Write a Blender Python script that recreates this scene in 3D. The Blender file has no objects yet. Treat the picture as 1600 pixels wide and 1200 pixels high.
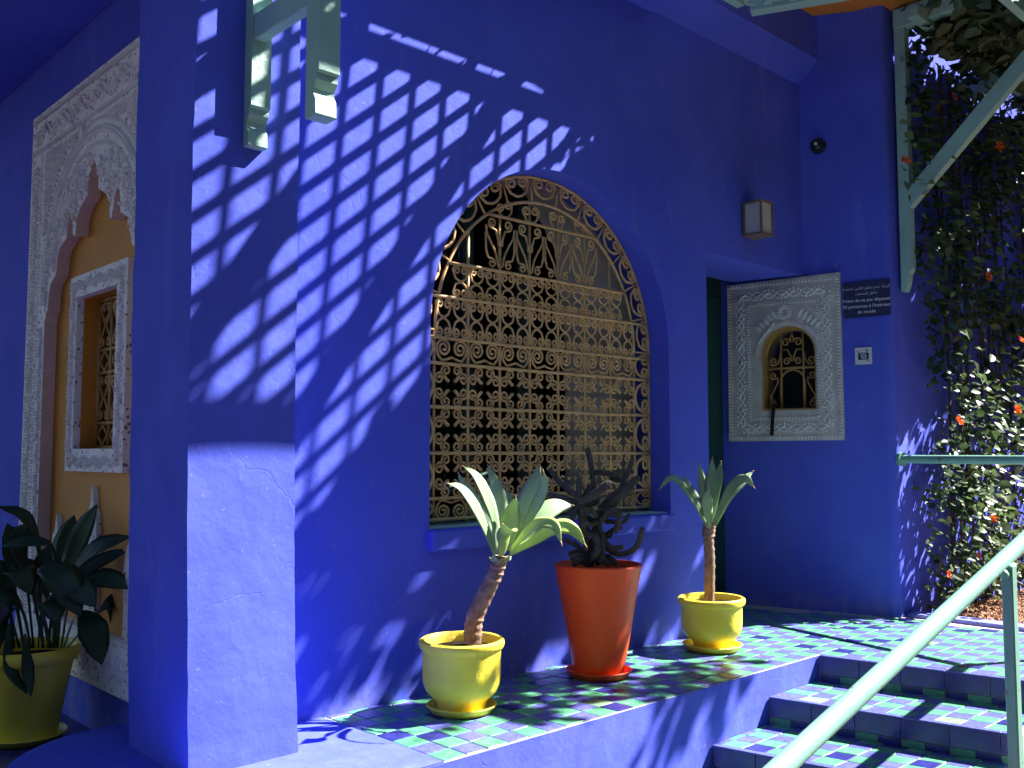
import bpy, math, random
import numpy as np
from mathutils import Vector, noise
from mathutils.geometry import tessellate_polygon
R = math.radians
random.seed(7); np.random.seed(7)
S = bpy.context.scene
COL = S.collection

# ------------------------------------------------------------------ camera
CAMZ = 1.02
YAW, PITCH = R(46.68), R(4.157)
cam_d = bpy.data.cameras.new('camera'); cam = bpy.data.objects.new('camera', cam_d); COL.objects.link(cam)
cam.location = (0, 0, CAMZ); cam.rotation_euler = (math.pi/2 + PITCH, 0, YAW - math.pi/2)
cam_d.sensor_width = 36; cam_d.lens = 36*1486/1600; cam_d.clip_start = .05; cam_d.clip_end = 500
S.camera = cam
# ------------------------------------------------------------------ world, sun, exposure
SUN = Vector((-.88, .44, -1.0)).normalized()
W = bpy.data.worlds.new('World'); S.world = W; W.use_nodes = True
nt = W.node_tree; sky = nt.nodes.new('ShaderNodeTexSky'); sky.sky_type = 'NISHITA'; sky.sun_disc = False
sky.sun_elevation = math.asin(-SUN.z); sky.sun_rotation = math.atan2(-SUN.x, -SUN.y)
sky.altitude = 2500; sky.dust_density = .3; sky.air_density = .9; sky.ozone_density = 2
bg = nt.nodes['Background']; nt.links.new(sky.outputs[0], bg.inputs[0]); bg.inputs[1].default_value = .062
sun_d = bpy.data.lights.new('sun', 'SUN'); sun = bpy.data.objects.new('sun', sun_d); COL.objects.link(sun)
sun_d.energy = 5; sun_d.angle = R(.5); sun_d.color = (1, .95, .88)
sun.rotation_euler = SUN.to_track_quat('-Z', 'Y').to_euler(); sun.location = (9, -4, 9)
S.view_settings.view_transform = 'Standard'; S.view_settings.look = 'None'
S.view_settings.exposure = 2.2; S.view_settings.gamma = 1
try: S.cycles.use_denoising = True
except Exception: pass
S.cycles.use_adaptive_sampling = True; S.cycles.adaptive_threshold = .02; S.cycles.max_bounces = 6; S.cycles.diffuse_bounces = 5; S.cycles.glossy_bounces = 3; S.cycles.transmission_bounces = 2

# ------------------------------------------------------------------ pixel helper for measuring the plants (1600x1200 photograph)
_a = YAW; _fh = Vector((math.cos(_a), math.sin(_a), 0)); _r = Vector((math.sin(_a), -math.cos(_a), 0)); _z = Vector((0, 0, 1))
_w = _fh*math.cos(PITCH) + _z*math.sin(PITCH); _u = _z*math.cos(PITCH) - _fh*math.sin(PITCH)
def at(px, py, depth):
    return Vector((0, 0, CAMZ)) + depth*(_w + _r*((px-800)/1486) - _u*((py-600)/1486))
def depth_of(p): return (Vector(p)-Vector((0, 0, CAMZ))).dot(_w)

# ------------------------------------------------------------------ materials
MATS = {}
def mat(name, col, rough=.6, spec=.4, var=.12, vscale=6, bump=0, bscale=40, col2=None, mask=(.45, .6), mscale=3, metal=0, detail=4, trans=0, bump2=0, b2scale=6, coat=0):
    m = bpy.data.materials.new(name); m.use_nodes = True; MATS[name] = m
    n = m.node_tree.nodes; l = m.node_tree.links; p = n['Principled BSDF']
    p.inputs['Roughness'].default_value = rough; p.inputs['Specular IOR Level'].default_value = spec; p.inputs['Metallic'].default_value = metal
    if coat: p.inputs['Coat Weight'].default_value = coat; p.inputs['Coat Roughness'].default_value = .12
    tc = n.new('ShaderNodeTexCoord'); geo = n.new('ShaderNodeNewGeometry'); co = geo.outputs['Position']
    nz = n.new('ShaderNodeTexNoise'); nz.inputs['Scale'].default_value = vscale; nz.inputs['Detail'].default_value = detail; l.new(co, nz.inputs['Vector'])
    rp = n.new('ShaderNodeValToRGB'); a, b = 1-var, 1+var
    rp.color_ramp.elements[0].position = .3; rp.color_ramp.elements[1].position = .7
    rp.color_ramp.elements[0].color = tuple(min(1, c*a) for c in col)+(1,); rp.color_ramp.elements[1].color = tuple(min(1, c*b) for c in col)+(1,)
    l.new(nz.outputs[0], rp.inputs[0]); out = rp.outputs[0]
    if col2:
        n2 = n.new('ShaderNodeTexNoise'); n2.inputs['Scale'].default_value = mscale; n2.inputs['Detail'].default_value = 8; n2.inputs['Roughness'].default_value = .65; l.new(co, n2.inputs['Vector'])
        r2 = n.new('ShaderNodeValToRGB'); r2.color_ramp.elements[0].position = mask[0]; r2.color_ramp.elements[1].position = mask[1]
        l.new(n2.outputs[0], r2.inputs[0]); mx = n.new('ShaderNodeMixRGB'); l.new(r2.outputs[0], mx.inputs[0]); l.new(out, mx.inputs[1]); mx.inputs[2].default_value = tuple(col2)+(1,); out = mx.outputs[0]
    l.new(out, p.inputs['Base Color'])
    nrm = None
    for st, sc in ((bump2, b2scale), (bump, bscale)):
        if st:
            nb = n.new('ShaderNodeTexNoise'); nb.inputs['Scale'].default_value = sc; nb.inputs['Detail'].default_value = 5; l.new(co, nb.inputs['Vector'])
            bp = n.new('ShaderNodeBump'); bp.inputs['Strength'].default_value = st; bp.inputs['Distance'].default_value = .6/sc; l.new(nb.outputs[0], bp.inputs['Height'])
            if nrm: l.new(nrm, bp.inputs['Normal'])
            nrm = bp.outputs[0]
    if nrm: l.new(nrm, p.inputs['Normal'])
    if trans:
        tr = n.new('ShaderNodeBsdfTranslucent'); ms = n.new('ShaderNodeMixShader'); ms.inputs[0].default_value = trans
        l.new(out, tr.inputs[0]); l.new(p.outputs[0], ms.inputs[1]); l.new(tr.outputs[0], ms.inputs[2]); l.new(ms.outputs[0], n['Material Output'].inputs[0])
    return m
BLUE = (.092, .122, .66)
mat('blue_plaster', BLUE, .85, .08, .07, 2.2, .10, 110, bump2=.10, b2scale=9)
mat('blue_rough', BLUE, .85, .08, .09, 3, .08, 80, bump2=.10, b2scale=7, col2=(.11, .14, .68), mask=(.58, .75), mscale=5)
def wear(m, dust):
    n = m.node_tree.nodes; l = m.node_tree.links; p = n['Principled BSDF']; src = p.inputs['Base Color'].links[0].from_socket; geo = n.new('ShaderNodeNewGeometry'); co = geo.outputs['Position']
    def nz(sc, det=6, st=(1, 1, 1)):
        v = n.new('ShaderNodeVectorMath'); v.operation = 'MULTIPLY'; v.inputs[1].default_value = st; l.new(co, v.inputs[0])
        t = n.new('ShaderNodeTexNoise'); t.inputs['Scale'].default_value = sc; t.inputs['Detail'].default_value = min(det, 3); t.inputs['Roughness'].default_value = .6; l.new(v.outputs[0], t.inputs['Vector']); return t
    def ramp(a, b, s):
        r = n.new('ShaderNodeValToRGB'); r.color_ramp.elements[0].position = a; r.color_ramp.elements[1].position = b; l.new(s, r.inputs[0]); return r.outputs[0]
    def mix(f, a, c, k):
        mu = n.new('ShaderNodeMath'); mu.operation = 'MULTIPLY'; l.new(f, mu.inputs[0]); mu.inputs[1].default_value = k
        x = n.new('ShaderNodeMixRGB'); l.new(mu.outputs[0], x.inputs[0]); l.new(a, x.inputs[1]); x.inputs[2].default_value = c; return x.outputs[0]
    a = mix(ramp(.48, .72, nz(1.6).outputs[0]), src, (.066, .09, .62, 1), .6)          # repainted patches
    a = mix(ramp(.60, .78, nz(5, 8, (1, 1, .22)).outputs[0]), a, (.15, .185, .72, 1), .6)  # faint drips and fading
    a = mix(ramp(.66, .70, nz(38, 3).outputs[0]), a, (.22, .24, .60, 1), .45)             # small scuffs
    sx = n.new('ShaderNodeSeparateXYZ'); l.new(co, sx.inputs[0]); mr = n.new('ShaderNodeMapRange'); l.new(sx.outputs[2], mr.inputs[0]); mr.inputs[1].default_value = .14; mr.inputs[2].default_value = -.02; mr.inputs[3].default_value = 0; mr.inputs[4].default_value = 1
    ml = n.new('ShaderNodeMath'); ml.operation = 'MULTIPLY'; l.new(mr.outputs[0], ml.inputs[0]); l.new(ramp(.42, .62, nz(14, 3, (1, 1, .6)).outputs[0]), ml.inputs[1])
    a = mix(ml.outputs[0], a, (.30, .29, .42, 1), dust)                                    # dusty splashes at the wall foot
    l.new(a, p.inputs['Base Color'])
    d = n.new('ShaderNodeVectorMath'); d.operation = 'MULTIPLY_ADD'; l.new(nz(4).outputs['Color'], d.inputs[0]); d.inputs[1].default_value = (.25, .25, .25); l.new(co, d.inputs[2])
    vo = n.new('ShaderNodeTexVoronoi'); vo.feature = 'DISTANCE_TO_EDGE'; vo.inputs['Scale'].default_value = 1.5; l.new(d.outputs[0], vo.inputs['Vector'])
    cr = ramp(0, .006, vo.outputs['Distance']); mk = ramp(.52, .56, nz(2.3).outputs[0]); mxx = n.new('ShaderNodeMath'); mxx.operation = 'MAXIMUM'; l.new(cr, mxx.inputs[0]); l.new(mk, mxx.inputs[1])
    bp = n.new('ShaderNodeBump'); bp.inputs['Strength'].default_value = .22; bp.inputs['Distance'].default_value = .003; l.new(mxx.outputs[0], bp.inputs['Height'])
    old = p.inputs['Normal'].links[0].from_socket; l.new(old, bp.inputs['Normal']); l.new(bp.outputs[0], p.inputs['Normal'])
wear(MATS['blue_plaster'], .4); wear(MATS['blue_rough'], .08)
mat('white_stucco', (.84, .81, .80), .8, .2, .08, 9, .3, 120, col2=(.66, .58, .55), mask=(.6, .75), mscale=5)
mat('shade_stucco', (.56, .51, .48), .85, .2, .15, 12, .3, 120)  # ground of the relief: recess shade put into a darker colour
mat('pink_stucco', (.66, .50, .45), .85, .2, .1, 8, .2, 90)
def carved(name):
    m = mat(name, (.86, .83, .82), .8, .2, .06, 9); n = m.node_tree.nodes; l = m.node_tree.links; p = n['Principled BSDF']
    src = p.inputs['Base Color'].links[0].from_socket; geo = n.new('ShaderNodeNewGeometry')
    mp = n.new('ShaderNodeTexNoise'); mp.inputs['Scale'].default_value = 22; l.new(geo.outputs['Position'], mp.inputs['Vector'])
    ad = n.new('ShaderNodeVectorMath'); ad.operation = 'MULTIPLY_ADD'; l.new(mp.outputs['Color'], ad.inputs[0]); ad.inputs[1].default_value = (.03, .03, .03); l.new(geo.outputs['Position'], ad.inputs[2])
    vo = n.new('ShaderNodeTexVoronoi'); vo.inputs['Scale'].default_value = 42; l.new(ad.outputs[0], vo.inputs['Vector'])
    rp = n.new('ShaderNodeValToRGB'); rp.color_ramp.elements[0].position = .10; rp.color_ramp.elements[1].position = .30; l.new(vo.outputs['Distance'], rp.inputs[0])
    mx = n.new('ShaderNodeMixRGB'); l.new(rp.outputs[0], mx.inputs[0]); mx.inputs[1].default_value = (.22, .18, .17, 1); l.new(src, mx.inputs[2]); l.new(mx.outputs[0], p.inputs['Base Color'])  # pits coloured dark, painting in the shade of the carving
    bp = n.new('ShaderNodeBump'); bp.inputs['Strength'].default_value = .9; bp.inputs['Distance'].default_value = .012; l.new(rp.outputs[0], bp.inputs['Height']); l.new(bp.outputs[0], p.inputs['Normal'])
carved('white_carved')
mat('orange_plaster', (.60, .25, .035), .7, .3, .1, 3, .2, 80)
mat('porch_orange', (.62, .20, .03), .7, .3, .1, 3, .2, 80)
mat('iron_ochre', (.68, .43, .18), .5, .4, .14, 14, .2, 200, col2=(.36, .20, .09), mask=(.56, .70), mscale=30)
mat('iron_yellow', (.48, .28, .10), .55, .4, .1, 14)
mat('tile_blue', (.10, .112, .38), .32, .5, .25, 30, .15, 150, col2=(.19, .20, .46), mask=(.55, .75), mscale=60)
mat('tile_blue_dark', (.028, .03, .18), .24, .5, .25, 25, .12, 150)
mat('tile_green', (.09, .33, .185), .32, .5, .22, 25, .15, 150, col2=(.22, .43, .27), mask=(.55, .75), mscale=50)
mat('tile_pale', (.22, .40, .22), .26, .5, .15, 25, .12, 150)
mat('grout', (.50, .44, .42), .9, .2, .15, 40, .4, 200)
mat('mint_paint', (.20, .40, .335), .36, .5, .08, 6, .10, 60, col2=(.20, .13, .10), mask=(.64, .655), mscale=17)
mat('mint_wood', (.30, .50, .44), .55, .4, .08, 5, .25, 60, col2=(.45, .38, .33), mask=(.70, .74), mscale=16)
mat('pot_yellow', (.92, .73, .06), .5, .4, .1, 6, .15, 70, col2=(.74, .64, .16), mask=(.55, .75), mscale=6, bump2=.15, b2scale=12)
mat('pot_orange', (.95, .10, .012), .42, .4, .08, 5, .1, 60, col2=(.88, .16, .035), mask=(.60, .78), mscale=7)
mat('soil', (.018, .011, .008), .95, .1, .4, 60, 1, 90)
mat('agave', (.32, .46, .27), .5, .35, .12, 12, .1, 60, trans=.18)
mat('agave_young', (.44, .60, .17), .5, .35, .12, 12, .1, 60, trans=.25)
mat('agave_trunk', (.30, .19, .14), .9, .2, .35, 30, .7, 80)
mat('dry_leaf', (.36, .24, .13), .9, .2, .2, 30)
mat('cactus', (.095, .088, .075), .8, .3, .25, 40, .8, 160)
mat('aspidistra', (.025, .055, .022), .4, .4, .25, 8, .1, 40, trans=.08)
mat('vine_leaf', (.045, .078, .03), .45, .4, .35, 3, trans=.25)
mat('vine_leaf_pale', (.10, .16, .055), .45, .4, .3, 3, trans=.3)
mat('tree_leaf', (.05, .09, .03), .5, .4, .4, 2, trans=.25)
mat('vine_stem', (.09, .06, .045), .9, .2, .3, 20, .5, 60)
mat('bark', (.12, .09, .065), .9, .2, .3, 12, 1, 30)
mat('flower_orange', (.80, .16, .03), .5, .3, .15, 20, trans=.3)
mat('door_green', (.012, .05, .042), .45, .4, .15, 5)
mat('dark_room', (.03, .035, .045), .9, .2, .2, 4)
mat('grey_panel', (.42, .38, .35), .7, .3, .1, 3)
mat('sign_navy', (.018, .02, .09), .5, .4, .05, 3)
mat('sign_white', (.70, .68, .68), .5, .3, .03, 5)
mat('letter', (.55, .55, .60), .6, .3, .02, 5)
mat('lamp_glass', (.50, .47, .42), .35, .5, .06, 9)
mat('brass', (.30, .20, .10), .45, .5, .15, 20, metal=.5)
mat('black_plastic', (.012, .012, .014), .4, .5, .1, 20)
mat('black_rope', (.015, .015, .014), .95, .2, .3, 60, .6, 120)
mat('gravel', (.36, .20, .13), .95, .2, .4, 60, 1, 80)
mat('pebble', (.42, .25, .17), .9, .2, .35, 25)
mat('ground', (.065, .055, .05), .95, .2, .3, 2, .8, 30)
mat('roof_slab', (.35, .33, .32), .9, .2, .1, 3)
mat('kerb_blue', (.16, .18, .55), .7, .3, .1, 5, .4, 60)
mat('paper', (.6, .6, .6), .8, .2, .02, 5)
g = bpy.data.materials.new('window_glass'); g.use_nodes = True; MATS['window_glass'] = g
gn = g.node_tree.nodes; gl = g.node_tree.links; gl_t = gn.new('ShaderNodeBsdfTransparent'); gl_g = gn.new('ShaderNodeBsdfGlossy'); gl_g.inputs['Roughness'].default_value = .02
gf = gn.new('ShaderNodeFresnel'); gf.inputs[0].default_value = 1.5; gm = gn.new('ShaderNodeMixShader')
gl.new(gf.outputs[0], gm.inputs[0]); gl.new(gl_t.outputs[0], gm.inputs[1]); gl.new(gl_g.outputs[0], gm.inputs[2]); gl.new(gm.outputs[0], gn['Material Output'].inputs[0])

# ------------------------------------------------------------------ mesh helpers
class G:
    def __init__(s): s.v = []; s.f = []
    def add(s, vs, fs):
        o = len(s.v); s.v += [tuple(v) for v in vs]; s.f += [tuple(i+o for i in f) for f in fs]; return s
    def box(s, x0, x1, y0, y1, z0, z1, M=None):
        vs = [Vector((x, y, z)) for z in (z0, z1) for x, y in ((x0, y0), (x1, y0), (x1, y1), (x0, y1))]
        if M: vs = [M(v) for v in vs]
        return s.add(vs, [(0, 3, 2, 1), (4, 5, 6, 7), (0, 1, 5, 4), (1, 2, 6, 5), (2, 3, 7, 6), (3, 0, 4, 7)])
    def bbox(s, x0, x1, y0, y1, z0, z1, b=.004, M=None):          # box with chamfered top/vertical edges
        def ring(i, z): return [(x0+i, y0, z), (x1-i, y0, z), (x1, y0+i, z), (x1, y1-i, z), (x1-i, y1, z), (x0+i, y1, z), (x0, y1-i, z), (x0, y0+i, z)]
        def rin(z): return [(x0+b, y0+b, z), (x1-b, y0+b, z), (x1-b, y0+b, z), (x1-b, y1-b, z), (x1-b, y1-b, z), (x0+b, y1-b, z), (x0+b, y1-b, z), (x0+b, y0+b, z)]
        A = ring(b, z0+b); B = ring(b, z1-b); T = [(x0+b, y0+b, z1), (x1-b, y0+b, z1), (x1-b, y1-b, z1), (x0+b, y1-b, z1)]; D = [(x0+b, y0+b, z0), (x1-b, y0+b, z0), (x1-b, y1-b, z0), (x0+b, y1-b, z0)]
        vs = [Vector(v) for v in A+B+T+D]
        if M: vs = [M(v) for v in vs]
        fs = [(i, (i+1) % 8, 8+(i+1) % 8, 8+i) for i in range(8)] + [(16, 17, 18, 19), (23, 22, 21, 20)]
        tq = [(8, 9, 17, 16), (9, 10, 17), (10, 11, 18, 17), (11, 12, 18), (12, 13, 19, 18), (13, 14, 19), (14, 15, 16, 19), (15, 8, 16)]
        bq = [(1, 0, 20, 21), (2, 1, 21), (3, 2, 21, 22), (4, 3, 22), (5, 4, 22, 23), (6, 5, 23), (7, 6, 23, 20), (0, 7, 20)]
        return s.add(vs, fs+tq+bq)
    def tube(s, path, rad, n=6, cap=True):
        path = [Vector(p) for p in path]; m = len(path)
        if not hasattr(rad, '__len__'): rad = [rad]*m
        t = [(path[min(i+1, m-1)]-path[max(i-1, 0)]).normalized() for i in range(m)]
        up = Vector((0, 0, 1)) if abs(t[0].z) < .9 else Vector((1, 0, 0)); nrm = (up - t[0]*up.dot(t[0])).normalized(); vs = []
        for i in range(m):
            nrm = nrm - t[i]*nrm.dot(t[i])
            nrm = nrm.normalized() if nrm.length > 1e-6 else t[i].orthogonal().normalized()
            b = t[i].cross(nrm)
            for k in range(n):
                a = 2*math.pi*k/n; vs.append(path[i] + (nrm*math.cos(a)+b*math.sin(a))*rad[i])
        fs = [(i*n+k, i*n+(k+1) % n, (i+1)*n+(k+1) % n, (i+1)*n+k) for i in range(m-1) for k in range(n)]
        if cap: fs += [tuple(range(n-1, -1, -1)), tuple((m-1)*n+k for k in range(n))]
        return s.add(vs, fs)
    def lathe(s, prof, n=40, c=(0, 0, 0), wob=0, seed=0):
        vs = []
        for r, z in prof:
            for k in range(n):
                a = 2*math.pi*k/n; rr = r*(1+wob*noise.noise((math.cos(a)*1.5+seed, math.sin(a)*1.5, z*6))); vs.append((c[0]+rr*math.cos(a), c[1]+rr*math.sin(a), c[2]+z))
        m = len(prof); return s.add(vs, [(i*n+k, i*n+(k+1) % n, (i+1)*n+(k+1) % n, (i+1)*n+k) for i in range(m-1) for k in range(n)])
    def slab(s, loops, F, c0, c1):                               # outline with holes in frame F, thickness from c0 to c1
        pts = [p for lp in loops for p in lp]; tri = tessellate_polygon([[Vector((p[0], p[1], 0)) for p in lp] for lp in loops]); m = len(pts)
        vs = [F(a, b, c1) for a, b in pts] + [F(a, b, c0) for a, b in pts]; fs = []
        for t in tri:
            a, b, c = [Vector((pts[i][0], pts[i][1], 0)) for i in t]
            if (b-a).cross(c-a).z < 0: t = (t[0], t[2], t[1])
            fs += [tuple(t), (t[2]+m, t[1]+m, t[0]+m)]
        o = 0
        for lp in loops:
            k = len(lp); fs += [(o+i, o+i+m, o+(i+1) % k+m, o+(i+1) % k) for i in range(k)]; o += k
        return s.add(vs, fs)
    def mesh(s, name, m, smooth=False):
        me = bpy.data.meshes.new(name); me.from_pydata([tuple(v) for v in s.v], [], s.f); me.materials.append(MATS[m])
        if smooth:
            me.polygons.foreach_set('use_smooth', [True]*len(me.polygons))
            if smooth != 2: me.set_sharp_from_angle(angle=R(38))
        me.update(); return me
    def build(s, name, m, parent=None, smooth=False, recalc=False):
        me = s.mesh(name, m, smooth)
        if recalc:
            import bmesh
            bm = bmesh.new(); bm.from_mesh(me); bmesh.ops.recalc_face_normals(bm, faces=bm.faces); bm.to_mesh(me); bm.free()
        return link(name, me, parent)
def link(name, me, parent=None, loc=None, M=None):
    o = bpy.data.objects.new(name, me); COL.objects.link(o); o.parent = parent
    if loc is not None: o.location = loc
    if M is not None: o.matrix_basis = M
    return o
def tag(o, label, cat, group=None):
    o['label'] = label; o['category'] = cat
    if group: o['group'] = group
    return o
def thing(name, label, cat, group=None): return tag(link(name, None), label, cat, group)
def struct(o): o['kind'] = 'structure'; return o
def stuff(o): o['kind'] = 'stuff'; return o
def frame(o, u, v, n):
    o, u, v, n = map(Vector, (o, u, v, n))
    return lambda a, b, c=0: o + u*a + v*b + n*c
def smoothpath(pts, n=6):
    P = [Vector(p) for p in pts]; P = [P[0]*2-P[1]] + P + [P[-1]*2-P[-2]]; out = []
    for i in range(1, len(P)-2):
        for k in range(n):
            t = k/n; out.append(.5*((2*P[i]) + (P[i+1]-P[i-1])*t + (2*P[i-1]-5*P[i]+4*P[i+1]-P[i+2])*t*t + (3*P[i]-P[i-1]-3*P[i+1]+P[i+2])*t**3))
    return out + [P[-2]]

FM = frame((0, 3.247, 0), (1, 0, 0), (0, 0, 1), (0, -1, 0))            # main wall
XW, YC = 1.45, 4.07
FW = frame((XW, YC, 0), (0, -1, 0), (0, 0, 1), (-1, 0, 0))             # side wall with the carved niche
TU = Vector((.2437, -.9699, 0)); TN = Vector((-.9699, -.2437, 0))
FT = frame((5.655, 3.607, 0), TU, (0, 0, 1), TN)                       # ticket wall, runs towards the garden
TEND = .935

# ================================================================== SETTING
struct(G().box(-60, 60, -60, 60, -.7, -.508).build('ground', 'ground'))
FY = 2.505                                              # front face of the raised terrace
def nose(y, k): return 4.50 - .467*k + .194*(2.52-y)    # step edges run slightly askew to the wall
def shear(x): return .194*min(1, max(0, (x-2.3)/2.0))
def gx(u, y): return u + shear(u)*(2.52-y)

bld = thing('blue_building', 'cobalt blue plastered building with square corner pillar, deep eave and shaded porch', 'building')
# main wall with arched opening and doorway notch
AX, AR, ASP, SILL = 3.42, .847, 1.585, .69
arch = [(AX-AR, SILL), (AX+AR, SILL)] + [(AX+AR*math.cos(t), ASP+AR*math.sin(t)) for t in np.linspace(0, math.pi, 41)]
G().slab([[(1.6, -.2), (4.634, -.2), (4.634, 2.205), (5.9, 2.205), (5.9, 4.3), (1.6, 4.3)], arch[::-1]], FM, -.46, 0).build('main_wall', 'blue_plaster', bld)
# sill
G().bbox(AX-AR-.012, AX+AR-.003, 3.205, 3.60, .60, .688, .008).build('window_sill', 'blue_plaster', bld)
G().bbox(AX-AR+.004, AX+AR-.008, 3.262, 3.50, .6885, .697, .003).build('sill_slab', 'mint_wood', bld)
# corner pillar, hand-plastered: slightly wavy edges
def wavy_box(x0, x1, y0, y1, z0, z1, nz=70, nx=10, amp=.006, seed=0):
    ring = [(x0+(x1-x0)*i/nx, y0) for i in range(nx)] + [(x1, y0+(y1-y0)*i/nx) for i in range(nx)] + [(x1-(x1-x0)*i/nx, y1) for i in range(nx)] + [(x0, y1-(y1-y0)*i/nx) for i in range(nx)]
    vs = []; n = len(ring)
    for j in range(nz+1):
        z = z0+(z1-z0)*j/nz
        for x, y in ring:
            q = Vector((x*3+seed, y*3, z*2.2)); q2 = Vector((x*11+seed, y*11, z*13))
            ed = 1 if (x in (x0, x1) and y in (y0, y1)) else .4
            vs.append((x+amp*noise.noise(q)+amp*.6*ed*noise.noise(q2), y+amp*noise.noise(q+Vector((9, 3, 1)))+amp*.45*ed*noise.noise(q2+Vector((4, 8, 2))), z))
    fs = [(j*n+k, j*n+(k+1) % n, (j+1)*n+(k+1) % n, (j+1)*n+k) for j in range(nz) for k in range(n)] + [tuple(range(n-1, -1, -1)), tuple(nz*n+k for k in range(n))]
    return G().add(vs, fs)
pil = wavy_box(1.34, 1.735, 2.924, 3.395, -.3, 4.3)
pil.v = [(x+(np.interp(z, [0, 1, 2.5], [.022, -.006, -.012]) if x < 1.54 else np.interp(z, [0, .3, 1, 3], [.019, 0, -.015, -.018])), y, z) for x, y, z in pil.v]
pil.build('corner_pillar', 'blue_rough', bld, smooth=True)
# side wall (faces left) with niche hole
G().slab([[(-6, -.5), (.73, -.5), (.73, 4.3), (-6, 4.3)], [(-.70, .14), (-.70, 2.42), (.70, 2.42), (.70, .14)]], FW, -.3, 0).build('side_wall', 'blue_plaster', bld)
# ticket wall with opening, then rounded corner and the garden wall
tk_s0, tk_z0, tk_z1 = -.155, 1.10, 2.188            # carved panel
op_c, op_r, op_b, op_s = .2675, .185, 1.306, 1.685
TKC = op_c
opl = [(op_c-op_r, op_b), (op_c+op_r, op_b)] + [(op_c+op_r*math.cos(t), op_s+op_r*math.sin(t)) for t in np.linspace(0, math.pi, 21)]
G().slab([[(-.5, -.2), (TEND-.06, -.2), (TEND-.06, 4.3), (-.5, 4.3)], opl[::-1]], FT, -.30, 0).build('ticket_wall', 'blue_plaster', bld)
cn = FT(TEND-.06, 0, 0)
prof = [cn, cn+TU*.02-TN*.004, cn+TU*.042-TN*.016, cn+TU*.054-TN*.036, cn+TU*.056-TN*.06]
prof += [Vector((12, cn.y-.056, 0)), Vector((12, cn.y+.3, 0)), cn-TN*.295]
G().slab([[(p.x, p.y) for p in prof]], frame((0, 0, -.3), (1, 0, 0), (0, 1, 0), (0, 0, 1)), 0, 4.6).build('garden_wall', 'blue_plaster', bld, smooth=True)
RW = prof[5].y                                     # garden wall face
# eave beam along the main wall, orange porch ceiling, roofs
G().bbox(1.2, 4.15, 2.948, 3.26, 3.503, 3.775, .006).build('eave', 'blue_plaster', bld)
G().slab([[(3.26, 3.50), (3.26, 4.2), (3.118, 4.2), (3.118, 3.662), (3.13, 3.650)]], frame((5.86, 0, 0), (0, 1, 0), (0, 0, 1), (1, 0, 0)), -1.70, 0).build('cove', 'blue_plaster', bld, recalc=True)
G().slab([[(4.85, 1.74), (6.3, 1.74), (6.3, 2.72), (5.93, 2.74), (5.70, 3.11), (4.15, 3.11), (4.15, 2.76), (4.85, 2.70)]], frame((0, 0, 0), (1, 0, 0), (0, 1, 0), (0, 0, 1)), 3.94, 4.02).build('porch_ceiling', 'porch_orange', bld)
G().box(-2, 12.5, 2.97, 9, 4.3, 4.45).build('roof', 'roof_slab', bld)
G().box(-1.6, XW-.004, 3.44, 9, 2.93, 3.1).build('added_gallery_roof', 'blue_plaster', bld)  # roof added to darken the left walkway and upper corner
# dark interior
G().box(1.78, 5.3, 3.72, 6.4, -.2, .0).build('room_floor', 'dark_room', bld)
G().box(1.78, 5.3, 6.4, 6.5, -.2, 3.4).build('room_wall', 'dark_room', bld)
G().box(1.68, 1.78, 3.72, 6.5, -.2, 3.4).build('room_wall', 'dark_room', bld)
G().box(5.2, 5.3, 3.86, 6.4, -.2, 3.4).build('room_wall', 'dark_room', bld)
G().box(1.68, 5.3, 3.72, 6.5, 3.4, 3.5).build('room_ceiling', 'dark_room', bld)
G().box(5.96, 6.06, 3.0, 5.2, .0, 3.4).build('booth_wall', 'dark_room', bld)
# green entrance door deep in the doorway
dr = G().box(4.60, 5.598, 3.80, 3.84, 0, 2.28).build('door', 'door_green', bld)
for x in (4.68, 5.0, 5.32): G().bbox(x, x+.24, 3.788, 3.7985, .12, 2.1, .004).build('door_panel', 'door_green', dr)
# window frame and glass behind the grille
wf = G(); wf.box(AX-AR-.05, AX+AR+.05, 3.56, 3.61, .66, .76)
for x in (2.55, 3.02, 3.40, 3.78, 4.21): wf.box(x, x+.07, 3.558, 3.612, .70, 2.45)
wf.box(AX-AR-.05, AX+AR+.05, 3.557, 3.613, 1.56, 1.62)
wfo = wf.build('window_frame', 'door_green', bld)
for x0, x1 in ((2.62, 3.02), (3.09, 3.40), (3.47, 3.78), (3.85, 4.21)):
    for z0, z1 in ((.76, 1.56), (1.62, 2.45)): G().box(x0+.002, x1-.002, 3.58, 3.586, z0+.002, z1-.002).build('pane', 'window_glass', wfo)
G().slab([[(3.70, .70), (4.40, .70), (4.40, 2.45), (3.34, 2.45), (3.62, 2.12), (3.70, 1.6)]], frame((0, 3.50, 0), (1, 0, 0), (0, 0, 1), (0, -1, 0)), -.012, 0).build('inner_panel', 'grey_panel', bld)  # grey panel with a slanted edge behind the right of the grille

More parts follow.
